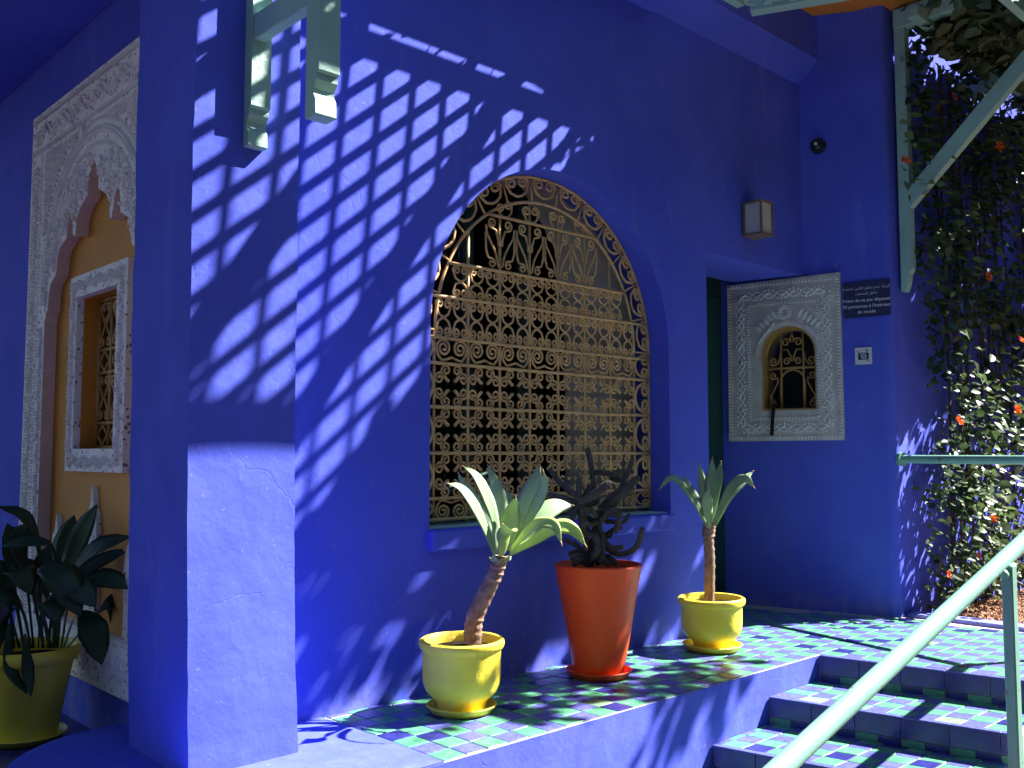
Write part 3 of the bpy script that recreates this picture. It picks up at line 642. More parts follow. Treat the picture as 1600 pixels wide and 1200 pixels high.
for o_, w_, m_, c_ in ((0, .008, 'sign_white', .0096), (0, .004, 'sign_navy', .0106)):
    p, q = Vector((cs-.038, cz+.036)), Vector((cs+.036, cz-.040)); d_ = (q-p).normalized(); e_ = Vector((-d_.y, d_.x))*w_/2
    G().slab([[(p+e_)[:], (p-e_)[:], (q-e_)[:], (q+e_)[:]]], FT, c_-.0008, c_).build('slash', m_, np_)
# --- lantern
ln = thing('wall_lantern', 'brass framed glass wall lantern above the doorway', 'lamp')
lx0, lx1, ly0, ly1, lz0, lz1 = 5.015, 5.150, 3.105, 3.235, 2.355, 2.565
G().box(lx0+.008, lx1-.008, ly0+.008, ly1-.004, lz0+.008, lz1-.008).build('glass', 'lamp_glass', ln)
for x in (lx0, lx1-.012):
    for y in (ly0, ly1-.012): G().box(x, x+.012, y, y+.012, lz0, lz1).build('post', 'brass', ln)
for z in (lz0-.001, lz1-.011): G().box(lx0-.003, lx1+.003, ly0-.003, ly1+.003, z, z+.012).build('rim', 'brass', ln)
G().box(lx0+.02, lx1-.02, ly1+.003, 3.248, lz0+.03, lz1-.03).build('wall_plate', 'brass', ln)
# --- camera dome
sc2 = thing('security_camera', 'small black dome camera high on the blue porch wall', 'camera')
cc = FT(.49, 3.07, 0); M4 = Matrix.Translation(cc) @ TN.to_track_quat('Z', 'Y').to_matrix().to_4x4()
for nm, pr, m_ in (('base', [(.0001, 0), (.052, 0), (.052, .02), (.046, .028), (.0001, .028)], 'black_plastic'), ('dome', [(.040, .028), (.038, .045), (.028, .060), (.014, .067), (.0001, .069)], 'black_plastic'), ('lens', [(.010, .064), (.011, .071), (.0001, .073)], 'sign_white')):
    o = G().lathe(pr, 24).build(nm, m_, sc2, smooth=True); o.matrix_basis = M4

# ================================================================== RAILING
hr = thing('stair_railing', 'mint green tubular steel railing along the steps, paint chipped', 'railing')
RY = 1.47
def rz(x): return .9814 - .2605*(5.64-x)
G().tube([(5.64, RY, rz(5.64)), (4, RY, rz(4)), (2.5, RY, rz(2.5)), (1.2, RY, rz(1.2))], .032, 24).build('handrail', 'mint_paint', hr, smooth=True)
wallp = Vector((5.935, RW+.002, .982))
G().tube([wallp, (5.64, RY, .9814)], .026, 20).build('top_rail', 'mint_paint', hr, smooth=True)
fl_d = (Vector((5.64, RY, .98))-wallp).normalized()
G().tube([wallp-fl_d*.004, wallp+fl_d*.018], .045, 20).build('wall_flange', 'mint_paint', hr, smooth=True)
G().tube([(5.64, RY, -.05), (5.64, RY, .985)], .022, 20).build('post', 'mint_paint', hr, smooth=True)
def sqpost(x, z0): return G().bbox(x-.027, x+.027, RY-.045, RY-.001, z0, rz(x)-.012, .006).build('post', 'mint_paint', hr)
for xw_ in (4.115, 2.0, 5.64):
    zz_ = rz(xw_); G().tube([(xw_+.05, RY-.02 if xw_ < 5 else RY, zz_-.024), (xw_-.05, RY-.02 if xw_ < 5 else RY, zz_-.050)], .018, 12).build('weld', 'mint_paint', hr, smooth=True)
G().lathe([(.0001, 0), (.055, 0), (.055, .008), (.03, .012), (.0001, .012)], 20, (5.64, RY, .001)).build('base_plate', 'mint_paint', hr, smooth=True)
sqpost(4.115, -.507); sqpost(2.0, -.507)

# ================================================================== POTS
POTS = {'a': (2.497, 2.939, 0), 'b': (3.341, 2.962, 0), 'c': (4.213, 2.949, 0), 'd': (1.215, 4.03, -.084)}
def pot(key, nm, prof, m, lab, soilz, soilr, sz=.018):
    x, y, z = POTS[key]; p = G().lathe(prof, 56, (x, y, z), .012, x).build(nm, m, None, smooth=True); tag(p, lab, 'pot')
    G().lathe([(.0001, soilz+.012), (soilr*.5, soilz+.008), (soilr, soilz)], 32, (x, y, z), .05).build('soil', 'soil', p, smooth=True)
    return p
def saucer(key, r, h, m, lab):
    x, y, z = POTS[key]; tag(G().lathe([(.0001, .001), (r*.80, .001), (r*.86, .004), (r*.98, h*.9), (r, h), (r*.97, h+.003), (r*.93, h*.92), (r*.80, .012), (.0001, .012)], 48, (x, y, z), .015, x*3).build('pot_saucer', m, None, smooth=True), lab, 'saucer')
def ypot(R0, H): return [(.0001, .013), (.088, .013), (.095, .017), (.098, .035), (.104, .050), (.120, .062), (.142, .085), (.153, .115), (.156, .15), (.157, H-.046), (.160, H-.038), (R0-.002, H-.033), (R0+.003, H-.018), (R0+.001, H-.006), (R0-.008, H), (R0-.018, H-.002), (R0-.024, H-.012), (R0-.026, H-.06)]
pot('a', 'flower_pot', ypot(.168, .285), 'pot_yellow', 'squat yellow pot holding the leaning agave nearest the pillar', .245, .145)
saucer('a', .140, .030, 'pot_yellow', 'yellow saucer under the nearer squat yellow pot')
pot('c', 'flower_pot', ypot(.172, .272), 'pot_yellow', 'squat yellow pot with upright agave near the doorway, sunlit on one side', .235, .148)
saucer('c', .155, .032, 'pot_yellow', 'yellow saucer under the pot near the doorway')
pot('b', 'tapered_pot', [(.0001, .014), (.100, .014), (.112, .018), (.118, .04), (.150, .22), (.185, .42), (.200, .497), (.203, .505), (.200, .511), (.192, .511), (.187, .50), (.178, .44)], 'pot_orange', 'tall tapered orange pot between the two yellow pots', .455, .178)
saucer('b', .152, .034, 'pot_orange', 'orange saucer under the tall tapered pot')
pot('d', 'flower_pot', [(.0001, .014), (.105, .014), (.112, .02), (.130, .12), (.152, .24), (.163, .30), (.176, .305), (.184, .318), (.187, .345), (.180, .358), (.170, .356), (.162, .34), (.155, .28)], 'pot_yellow', 'yellow pot with dark broad-leaved plant in the shade by the niche', .31, .156)
saucer('d', .150, .028, 'pot_yellow', 'yellow saucer under the shaded pot by the niche')

# ================================================================== PLANTS
CAMP = Vector((0, 0, CAMZ))
def leaf(name, ctrl, wid, m, par, N, fold=.18, prof=None, nseg=7, thick=.004, tipc=True):
    P = smoothpath(ctrl, nseg); n = len(P); vs = []
    prof = prof or [(0, .45), (.2, .62), (.45, 1), (.64, .92), (.84, .50), (.95, .18), (1, .01)]
    px_, py_ = [a for a, _ in prof], [b for _, b in prof]
    for i, p in enumerate(P):
        t = (P[min(i+1, n-1)]-P[max(i-1, 0)]).normalized(); nn = N - t*N.dot(t)
        nn = nn.normalized() if nn.length > 1e-4 else t.orthogonal().normalized()
        sd = t.cross(nn); w = wid/2*np.interp(i/(n-1), px_, py_); th = thick*(1-.7*i/(n-1))*min(1, w/.01+.2)
        for k, (x, dz) in enumerate(((-1, fold), (-.55, fold*.3), (0, 0), (.55, fold*.3), (1, fold))): vs.append(p + sd*w*x + nn*w*dz + nn*th*(1 if k in (1, 2, 3) else 0))
        for k, (x, dz) in enumerate(((.55, fold*.3), (0, 0), (-.55, fold*.3))): vs.append(p + sd*w*x + nn*w*dz - nn*th*1.4)
    fs = [(i*8+k, i*8+(k+1) % 8, (i+1)*8+(k+1) % 8, (i+1)*8+k) for i in range(n-1) for k in range(8)] + [tuple(range(7, -1, -1)), tuple((n-1)*8+k for k in range(8))]
    return G().add(vs, fs).build(name, m, par, smooth=2)
def zz(ox, oy, sc): return lambda x, y: (ox+x*sc, oy+y*sc)
def px_leaf(par, cv, D, pts, wpx, m, d0=0, d1=0, face=(.45, .5), fold=.2, **k):
    n = len(pts); C3 = [at(*cv(*p), D+d0+(d1-d0)*i/(n-1)) for i, p in enumerate(pts)]
    mid = C3[n//2]; tv = (CAMP-mid).normalized(); inw = (C3[0]-mid); inw.z = 0
    if inw.length > 1e-5: inw.normalize()
    N = (tv*face[0] + Vector((0, 0, 1))*face[1] + inw*.35).normalized()
    sc = (cv(1, 0)[0]-cv(0, 0)[0])
    if m.startswith('agave'):
        e_ = (C3[-1]-C3[-2]).normalized(); G().tube([C3[-1]-e_*.010, C3[-1]+e_*.002, C3[-1]+e_*.012+Vector((0, 0, -.003))], [.0042, .0028, .0006], 5).build('leaf_tip', 'dry_leaf', par, smooth=2)
    return leaf('leaf', C3, wpx*sc/1486*D, m, par, N, fold, **k)
# agave with leaning trunk
ag = thing('agave_plant', 'grey-green agave rosette on a leaning ringed trunk in the nearer yellow pot', 'plant')
D1 = depth_of((2.497, 2.939, .5)); c1_ = zz(700, 680, .19375)
tr = smoothpath([at(738, 1004, D1), at(742, 965, D1), at(760, 925, D1), at(775, 893, D1), at(782, 868, D1)], 9)
G().tube(tr, [.036+.0035*(i % 3 == 0)-.0002*i+.002*noise.noise((i*1.3, 0, 0)) for i in range(len(tr))], 14).build('trunk', 'agave_trunk', ag, smooth=True)
for k in range(9):
    a = k*.7; b = at(781, 874, D1); dv = Vector((math.cos(a), math.sin(a), 0))
    leaf('leaf_scar', [b+dv*.018+Vector((0, 0, -.012)), b+dv*.034, b+dv*.047+Vector((0, 0, .012+.006*(k % 2)))], .045, 'dry_leaf' if k % 3 == 0 else 'agave', ag, (dv+Vector((0, 0, .6))).normalized())
AGW = 1.18
AL = [([(400, 930), (375, 700), (310, 500), (220, 330), (120, 250)], 105, 0, -.02, 'agave'), ([(380, 960), (290, 740), (200, 560), (100, 430), (0, 390)], 100, -.03, -.12, 'agave'),
      ([(400, 880), (300, 640), (190, 480), (120, 390), (82, 300)], 75, .03, .12, 'agave'), ([(430, 880), (420, 640), (390, 430), (323, 245)], 120, .04, .12, 'agave'),
      ([(490, 920), (505, 760), (525, 620), (545, 500)], 150, -.02, .00, 'agave_young'), ([(440, 960), (462, 880), (480, 790), (440, 715)], 165, -.05, -.20, 'agave_young'),
      ([(520, 880), (600, 660), (680, 440), (742, 240)], 165, .04, .14, 'agave'), ([(540, 900), (650, 690), (740, 520), (782, 400), (768, 290)], 95, 0, .02, 'agave'),
      ([(560, 900), (720, 690), (860, 580), (1005, 565)], 165, .05, .2, 'agave'), ([(510, 940), (620, 800), (740, 715), (860, 730), (915, 875)], 100, -.06, -.22, 'agave_young'),
      ([(500, 955), (700, 850), (880, 745), (1010, 765), (1110, 890)], 120, -.02, -.08, 'agave_young'), ([(480, 930), (470, 720), (500, 560), (470, 440)], 90, .05, .16, 'agave')]
for pts, w, d0, d1, m in AL: px_leaf(ag, c1_, D1, pts, w*AGW, m, d0, d1, face=(.7, .4))
# upright agave
ag2 = thing('agave_plant', 'slim agave on an upright trunk in the pot near the doorway', 'plant')
D3 = depth_of((4.213, 2.949, .5)); c3_ = zz(640, 700, .35)
tr = smoothpath([at(1108, 938, D3), at(1109, 880, D3), at(1107, 840, D3), at(1109, 815, D3)], 10)
G().tube(tr, [.026+.003*(i % 3 == 0)+(.006 if i > 20 else 0)+.002*noise.noise((i*1.1, 5, 0)) for i in range(len(tr))], 14).build('trunk', 'agave_trunk', ag2, smooth=True)
for pts, w, d0, d1 in (([(1325, 345), (1260, 230), (1205, 155), (1160, 137), (1113, 185)], 42, -.02, -.08), ([(1328, 345), (1290, 260), (1250, 190), (1228, 122)], 55, .03, .12), ([(1335, 340), (1320, 240), (1305, 150), (1293, 65)], 48, .03, .1),
                       ([(1345, 345), (1345, 220), (1350, 130), (1352, 45)], 66, 0, .03), ([(1350, 340), (1368, 200), (1382, 120), (1390, 62)], 48, .03, .12), ([(1360, 345), (1400, 250), (1450, 165), (1500, 138), (1537, 175)], 58, -.03, -.1),
                       ([(1365, 340), (1430, 215), (1490, 145), (1532, 104)], 52, .03, .12), ([(1330, 350), (1300, 290), (1270, 240), (1215, 165)], 48, -.03, -.1), ([(1340, 350), (1330, 290), (1325, 230), (1335, 180)], 60, -.03, -.09)):
    px_leaf(ag2, c3_, D3, pts, w*1.0, 'agave', d0, d1, face=(.7, .4))
# dark columnar cactus
ca = thing('cactus_plant', 'dark grey many-armed cactus with curved bristly stems in the orange pot', 'plant')
D2 = depth_of((3.341, 2.962, .5))
def arm(pts, r=27, d0=0, d1=0):
    P = smoothpath([at(*c1_(*p), D2+d0+(d1-d0)*i/(len(pts)-1)) for i, p in enumerate(pts)], 7); n = len(P); rr = r*.80*.19375/1486*D2
    rad = [rr*(.8+.2*math.sin(min(1, i/(n-1)*1.6)*1.57))*(1 if i < n-3 else (.92, .75, .35)[i-n+3]) for i in range(n)]
    o = G().tube(P, rad, 9); gq = G().add(o.v, o.f)
    for i in range(1, n-1):                              # rows of bristly bumps
        t = (P[i+1]-P[i-1]).normalized(); b0 = t.orthogonal().normalized(); b1 = t.cross(b0)
        for s_ in (0, .5):
            for k in range(8):
                a = (k+s_+(i % 2)*.25)*math.pi/4; dv = b0*math.cos(a)+b1*math.sin(a); c = P[i]+(P[i+1]-P[i])*s_+dv*rad[i]*.92
                gq.add([c+t*rr*.26, c+b0.cross(t)*0+dv.cross(t)*rr*.22, c-t*rr*.26, c-dv.cross(t)*rr*.22, c+dv*rr*.30], [(0, 1, 4), (1, 2, 4), (2, 3, 4), (3, 0, 4)])
    gq.build('stem', 'cactus', ca)
for a_ in ((([(1150, 1060), (1160, 900), (1200, 740), (1230, 600)], 40, .0, .0)), ([(1130, 1060), (1110, 860), (1080, 690), (1060, 540)], 34, -.03, -.06), ([(1060, 540), (1055, 430), (1062, 300)], 27, -.06, -.05), ([(1055, 530), (990, 430), (935, 345)], 26, -.06, -.02),
           ([(1000, 480), (900, 380), (815, 268)], 25, .02, .06), ([(1050, 550), (930, 510), (795, 468)], 27, -.05, .02), ([(1060, 540), (1180, 480), (1310, 375)], 38, -.08, -.14), ([(1060, 550), (1010, 640), (985, 740)], 26, -.06, -.12), ([(1065, 560), (1095, 660), (1090, 800)], 27, -.07, -.12),
           ([(1190, 470), (1165, 330), (1150, 220), (1120, 100)], 27, .04, .05), ([(1225, 600), (1320, 500), (1420, 430), (1545, 335)], 36, .02, .06), ([(1250, 560), (1380, 450), (1450, 300), (1492, 180)], 26, .05, .12), ([(1160, 300), (1280, 305), (1400, 360), (1300, 350)], 26, .07, .1),
           ([(1240, 640), (1330, 560), (1400, 480), (1500, 420)], 30, .0, -.06), ([(1200, 760), (1300, 610), (1385, 640), (1350, 800)], 26, -.03, -.07), ([(1210, 700), (1250, 830), (1320, 910), (1415, 900)], 28, -.03, -.1), ([(1230, 780), (1290, 920), (1400, 960), (1520, 900), (1570, 740)], 27, -.04, -.08),
           ([(1380, 720), (1430, 690), (1465, 630)], 18, -.03, -.03), ([(1190, 800), (1210, 900), (1180, 990)], 30, -.08, -.14), ([(1240, 800), (1245, 920), (1230, 1040)], 30, -.06, -.12), ([(1130, 960), (1060, 930), (970, 960)], 26, -.02, -.05), ([(1120, 1000), (1050, 970), (985, 1000)], 26, -.05, -.1),
           ([(1120, 980), (1040, 890), (930, 840)], 24, .05, .1), ([(1150, 1020), (1220, 980), (1300, 1050)], 30, -.05, -.12), ([(1120, 1040), (1060, 1010), (1010, 1050)], 30, -.06, -.12), ([(1200, 1040), (1290, 980), (1360, 1050)], 28, -.02, -.08), ([(1200, 650), (1150, 600), (1110, 640)], 22, -.08, -.12),
           ([(1200, 860), (1130, 790), (1060, 830)], 24, -.06, -.1), ([(1270, 700), (1340, 700), (1400, 760)], 24, .03, .0)): arm(*a_)
random.seed(21)
for _ in range(16):
    bx, by = random.choice(((1060, 540), (1200, 700), (1230, 600), (1150, 930), (1280, 560), (1180, 820))); an = random.uniform(0, 6.28); L = random.uniform(90, 210)
    p1_ = (bx+L*.5*math.cos(an), by-L*.4*math.sin(an)); p2_ = (bx+L*math.cos(an), by-L*.8*math.sin(an)-random.uniform(0, 60)); dd = random.uniform(-.16, .12)
    arm([(bx, by), p1_, p2_], random.uniform(20, 28), dd*.3, dd)
# broad-leaved plant in the left pot
asp = thing('broadleaf_plant', 'dark green broad-leaved potted plant in front of the carved niche', 'plant')
D4 = depth_of((1.215, 4.03, .5)); c4_ = zz(0, 750, .375)
LP = [(0, .10), (.35, .14), (.5, .55), (.68, 1), (.85, .75), (.95, .3), (1, .02)]
for pts, w, d0, d1 in (([(225, 700), (250, 450), (320, 270), (405, 100)], 120, 0, .05), ([(200, 700), (230, 450), (270, 280), (310, 145)], 120, .05, .12), ([(240, 700), (275, 440), (390, 290), (548, 235)], 95, -.03, -.08), ([(235, 700), (260, 460), (380, 360), (545, 285)], 85, 0, .0),
                       ([(255, 700), (300, 480), (420, 410), (560, 450)], 100, -.05, -.1), ([(160, 700), (170, 350), (110, 160), (-10, 108)], 62, .05, .08), ([(140, 700), (110, 420), (75, 260), (110, 180)], 95, 0, .03), ([(200, 700), (230, 320), (130, 255), (15, 275)], 70, -.02, -.04),
                       ([(210, 700), (150, 400), (250, 400), (335, 570)], 150, -.08, -.22), ([(265, 700), (320, 560), (385, 620), (425, 770)], 125, -.06, -.14), ([(90, 700), (40, 600), (40, 780), (115, 895)], 55, -.12, -.24), ([(120, 705), (105, 640), (115, 780), (130, 905)], 48, -.12, -.24),
                       ([(100, 700), (60, 450), (80, 380), (130, 480)], 130, -.08, -.2), ([(80, 700), (20, 480), (-20, 380), (-60, 420)], 120, -.02, -.06), ([(60, 700), (0, 560), (-30, 560), (-10, 720)], 130, -.08, -.2), ([(180, 700), (140, 480), (120, 380), (40, 340)], 110, .02, .03),
                       ([(220, 700), (240, 520), (310, 440), (400, 530)], 130, -.1, -.2), ([(280, 700), (400, 560), (480, 510), (490, 660)], 95, .02, .06), ([(130, 700), (90, 540), (20, 500), (-30, 620)], 120, -.1, -.2), ([(240, 700), (200, 500), (180, 380), (240, 250)], 110, .06, .12),
                       ([(180, 700), (170, 560), (210, 500), (240, 600)], 120, -.1, -.22), ([(60, 700), (40, 500), (60, 300), (30, 180)], 100, .08, .15)):
    px_leaf(asp, c4_, D4, pts, w, 'aspidistra', d0, d1, face=(.7, .4), fold=.12, prof=LP, thick=.0015)

# ------------------------------------------------------------------ leaf clouds
LB = np.array([(0, 0, 0), (.35, -.36, .10), (.35, .36, .10), (.72, -.26, .04), (.72, .26, .04), (1, 0, -.08), (.4, 0, -.02)])
LF = [(0, 1, 6), (0, 6, 2), (1, 3, 6), (6, 4, 2), (3, 5, 6), (6, 5, 4)]
def leaf_cloud(name, pts, size, m, par, out=None, droop=.6):
    n = len(pts)
    if n == 0: return None
    pts = np.asarray(pts, float); ang = np.random.rand(n)*2*np.pi
    d = np.stack([np.cos(ang), np.sin(ang), -droop*np.random.rand(n)], 1)
    if out is not None: d += np.asarray(out)*.8
    d /= np.linalg.norm(d, axis=1)[:, None]
    nn = np.random.randn(n, 3)*.6 + np.array([.2, -.3, .9]); 
    if out is not None: nn += np.asarray(out)*.7
    nn -= d*(nn*d).sum(1)[:, None]; nn /= np.linalg.norm(nn, axis=1)[:, None]; sd = np.cross(nn, d)
    s_ = size*(.6+.8*np.random.rand(n))
    V = pts[:, None, :] + s_[:, None, None]*(LB[None, :, 0:1]*d[:, None, :] + LB[None, :, 1:2]*sd[:, None, :] + LB[None, :, 2:3]*nn[:, None, :])
    V = V.reshape(-1, 3); F = (np.array(LF)[None]+7*np.arange(n)[:, None, None]).reshape(-1, 3)
    me = bpy.data.meshes.new(name); me.vertices.add(len(V)); me.vertices.foreach_set('co', V.ravel()); me.loops.add(F.size); me.loops.foreach_set('vertex_index', F.ravel())
    me.polygons.add(len(F)); me.polygons.foreach_set('loop_start', np.arange(0, F.size, 3)); me.polygons.foreach_set('loop_total', np.full(len(F), 3)); me.materials.append(MATS[m]); me.update(calc_edges=True)
    return link(name, me, par)
# climbing vine on the garden wall
vi = thing('climbing_vine', 'climbing vine with orange trumpet flowers covering the garden wall at right', 'vine')
pts = []
while len(pts) < 7600:
    x = random.uniform(6.0, 9.2); z = random.uniform(.05, 3.9); y = RW-.03-abs(random.gauss(0, .10))
    if x < 6.12+.10*noise.noise((z*2, 3, 1))-.18*max(0, z-2.2)+.10*(z < 1.9)*(z > .9) - .0: continue
    if noise.noise((x*2.1, z*1.7, 5)) < -.29: continue
    if noise.noise((x*7, z*3, 9)) < -.25: continue
    pts.append((x, y, z))
stuff(leaf_cloud('foliage', pts[:6300], .060, 'vine_leaf', vi, (0, -1, 0)))
stuff(leaf_cloud('foliage', pts[6300:], .05, 'vine_leaf_pale', vi, (0, -1, 0)))
pl = [(random.gauss(6.6, .22), RW-.2-abs(random.gauss(0, .12)), abs(random.gauss(.45, .28))+.05) for _ in range(150)]
pl += [(random.gauss(6.0, .10), RW-.10-abs(random.gauss(0, .08)), random.gauss(2.95, .16)) for _ in range(70)]
stuff(leaf_cloud('foliage', pl, .062, 'vine_leaf_pale', vi, (0, -1, 0)))
lm = [G().add([tuple(v) for v in LB*np.array([.075, .075, .075])], LF).mesh('leaf', m_) for m_ in ('vine_leaf', 'vine_leaf_pale')]
for i in range(160):
    x = random.uniform(6.1, 7.9); z = random.uniform(.1, 3.6)
    if noise.noise((x*2.1, z*1.7, 5)) < -.1: continue
    o = link('leaf', random.choice(lm), vi, (x, RW-.15-random.random()*.15, z)); o.rotation_euler = (random.uniform(-.6, .6), random.uniform(.3, 1.3), random.uniform(-2.6, -.5)); o.scale = [random.uniform(.8, 1.3)]*3
for k in range(16):
    x = random.uniform(6.6, 8.6); P = []
    for j in range(9): P.append((x+.14*noise.noise((k*3, j*.6, 0)), RW-.03-.05*abs(noise.noise((k, j, 4))), -.02+j*.47))
    G().tube(smoothpath(P, 3), .008, 5).build('stem', 'vine_stem', vi, smooth=2)
def flower_mesh():
    gq = G()
    for k in range(5):
        a = k*2*math.pi/5; d = Vector((math.cos(a), math.sin(a), 0)); s_ = Vector((-d.y, d.x, 0))
        gq.add([(0, 0, -.02), d*.022+s_*.012+Vector((0, 0, .008)), d*.040+s_*.016+Vector((0, 0, .004)), d*.046+Vector((0, 0, -.002)), d*.040-s_*.016+Vector((0, 0, .004)), d*.022-s_*.012+Vector((0, 0, .008))], [(0, 1, 2, 3), (0, 3, 4, 5)])
    return gq.mesh('flower', 'flower_orange')
fm = flower_mesh()
for px_, py_ in ((1530, 868), (1483, 897), (1500, 657), (1553, 810), (1545, 432), (1492, 150), (1416, 250), (1597, 530), (1562, 228), (1590, 640)):
    y = RW-.30; d_ = at(px_, py_, 1)-CAMP; o = link('flower', fm, vi, CAMP+d_*(y/d_.y)); o.rotation_euler = (R(70)+random.uniform(-.5, .5), random.uniform(-.4, .4), random.uniform(-.8, .2)); o.scale = [random.uniform(.55, .85)]*3

# ================================================================== PERGOLAS
ZT = 3.55; MW = 'mint_wood'
pg = thing('trellis_pergola', 'mint green slatted pergola with carved brackets fixed to the corner pillar', 'pergola')
def bracket_post(x0, x1, y0, y1, zb, zt, par):
    # square post with a moulded foot: profile in (y,z), front at y0
    pr = [(y1, zt), (y0, zt), (y0, zb+.135), (y0+.012, zb+.128), (y0+.012, zb+.108), (y0+.030, zb+.085), (y0+.030, zb+.070), (y0+.018, zb+.050), (y0+.016, zb+.004), (y0+.020, zb), (y1, zb)]
    F_ = frame((x1, 0, 0), (0, 1, 0), (0, 0, 1), (1, 0, 0)); return G().slab([pr[::-1]], F_, -(x1-x0), 0).build('post', MW, par, recalc=True)
bracket_post(1.503, 1.575, 2.872, 2.922, 2.055, 3.5, pg)
bracket_post(1.482, 1.556, 2.415, 2.490, 2.035, 3.5, pg)
G().bbox(1.507, 1.551, 2.4905, 2.8715, 2.415, 2.505, .004).build('tie', MW, pg)
G().bbox(1.484, 1.554, 1.80, 2.94, 3.505, 3.60, .004).build('beam', MW, pg)
X0, X1, Y0, Y1 = 1.50, 4.86, 1.826, 2.872
G().box(X0, X1, Y0-.006, Y0+.046, ZT-.02, ZT+.05).build('beam', MW, pg)
G().box(X0, 4.5, 2.868, 2.916, ZT-.022, ZT+.004).build('beam', MW, pg)
for xb in (2.80, 3.695, 4.59):                          # rafters, set askew
    q = [(xb, 2.89), (xb+.49, 1.84)]; d_ = Vector((.49, -1.05)).normalized(); e_ = Vector((-d_.y, d_.x))
    L0 = [(Vector(p)+e_*s_)[:] for p, s_ in ((q[0], 0), (q[1], 0), (q[1], .085), (q[0], .085))]
    G().slab([L0], FZ, ZT-.012, ZT+.07).build('rafter', MW, pg, recalc=True)
v1 = Vector((.053, .0656)); v2 = Vector((-.1184, .0656)); Q0 = Vector((2.21+.88*(ZT-2.625), 3.247-.44*(ZT-2.625)))
def slat(p, d, w, z, th):
    lo, hi = -9, 9
    for ax, a_, b_ in ((0, X0+.6, X1-.02), (1, Y0+.03, Y1+.02), (2, 0, 4.95+.5*2.3)):
        if ax == 2:                                     # clipped by the end rafter
            dd = d.x+.5*d.y; pp = p.x+.5*p.y
            if abs(dd) < 1e-6: continue
            t0, t1 = sorted(((2-pp)/dd, (4.60+1.445-pp)/dd)); lo = max(lo, t0); hi = min(hi, t1); continue
        if abs(d[ax]) < 1e-6: continue
        t0, t1 = sorted(((a_-p[ax])/d[ax], (b_-p[ax])/d[ax])); lo = max(lo, t0); hi = min(hi, t1)
    if hi-lo < .03: return
    e_ = Vector((-d.y, d.x))*w/2; A, B = p+d*lo, p+d*hi
    G().slab([[(A+e_)[:], (A-e_)[:], (B-e_)[:], (B+e_)[:]]], FZ, z, z+th).build('slat', MW, pg, recalc=True)
da, db = v1.normalized(), v2.normalized()
for n_ in range(-40, 24): slat(Q0+v2*(n_+.5), da, .046, ZT, .008)
for n_ in range(-26, 40): slat(Q0+v1*(n_+.5), db, .022, ZT+.010, .008)
pr2 = thing('garden_pergola', 'mint green timber pergola with diagonal brace over the vine wall', 'pergola')
def ybeam(x, y0, y1, z0, z1, w=.085): return G().bbox(x-w/2, x+w/2, y0, y1, z0, z1, .004).build('beam', MW, pr2)
XBK = 6.03
pf_ = [(RW-.004, 3.80), (RW-.075, 3.80), (RW-.075, 2.20), (RW-.055, 2.17), (RW-.05, 2.12), (RW-.03, 2.06), (RW-.004, 2.06)]
G().slab([pf_[::-1]], frame((XBK+.032, 0, 0), (0, 1, 0), (0, 0, 1), (1, 0, 0)), -.064, 0).build('wall_post', MW, pr2, recalc=True)
br = [(RW-.076, 2.60), (RW-.076, 2.73), (RW-1.18, 3.80), (RW-1.31, 3.80)]
G().slab([[(a, b) for a, b in br]], frame((XBK+.032, 0, 0), (0, 1, 0), (0, 0, 1), (1, 0, 0)), -.064, 0).build('brace', MW, pr2, recalc=True)
ybeam(XBK, .92, RW-.004, 3.80, 3.93)
for x in (7.1, 8.2, 9.3, 10.4): ybeam(x, 1.62, RW-.004, 3.62, 3.76)
for y in (1.66, 2.1, 2.5): G().bbox(XBK-.2, 11.5, y-.035, y+.035, 3.765, 3.84, .004).build('purlin', MW, pr2)
pv_ = thing('pergola_vine', 'leafy vine growing over the garden pergola and its long bracket beam', 'vine')
pts = []
while len(pts) < 8500:
    x = random.uniform(6.05, 11.2); y = random.uniform(1.80 if x < 7.2 else 1.6, 2.6); z = 3.86+random.gauss(0, .09)
    if noise.noise((x*2.3, y*2.3, 2)) < -.33: continue
    pts.append((x, y, z))
stuff(leaf_cloud('foliage', pts, .095, 'vine_leaf', pv_))
# vine along the long bracket beam: throws the dappled shade on terrace and wall foot
pts = []
clumps = [(5.95, 1.55, .16, 60), (6.2, 1.62, .22, 80), (6.42, 1.45, .13, 45), (6.1, 1.15, .16, 55), (6.45, 1.05, .15, 50), (6.8, 1.02, .14, 40), (5.75, 1.3, .08, 10), (6.95, 1.2, .10, 22), (7.15, 1.15, .1, 14), (6.6, .85, .12, 28)]
for cx_, cy_, r_, n_ in clumps:
    for _ in range(n_): pts.append((random.gauss(cx_, r_), random.gauss(cy_, r_*.6), random.gauss(3.66, .12)))
stuff(leaf_cloud('foliage', pts, .11, 'vine_leaf', pv_))
for k in range(7):
    P = smoothpath([(XBK+.02, 2.3-.18*k, 3.77), (XBK+.3*math.sin(k*2.1), 1.9-.14*k, 3.80), (XBK+.75*math.sin(k*2.1), 1.5-.08*k, 3.72)], 6); G().tube(P, .008, 5).build('stem', 'vine_stem', pv_, smooth=2)
G().box(4.87, 6.2, Y0-.004, Y0+.044, ZT-.018, ZT+.05).build('beam', MW, pg)
tv_ = thing('trellis_vine', 'vine sprigs creeping over the outer end of the slatted pergola', 'vine')
pts = []
while len(pts) < 430:
    x = random.uniform(4.45, 6.35); y = random.uniform(1.70, 2.16)
    if noise.noise((x*4.5, y*6, 11)) < -.30: continue
    if x < 4.8 and noise.noise((x*7, y*7, 31)) < .05: continue
    pts.append((x, y, ZT+.05+random.random()*.12))
stuff(leaf_cloud('foliage', pts, .10, 'vine_leaf', tv_))
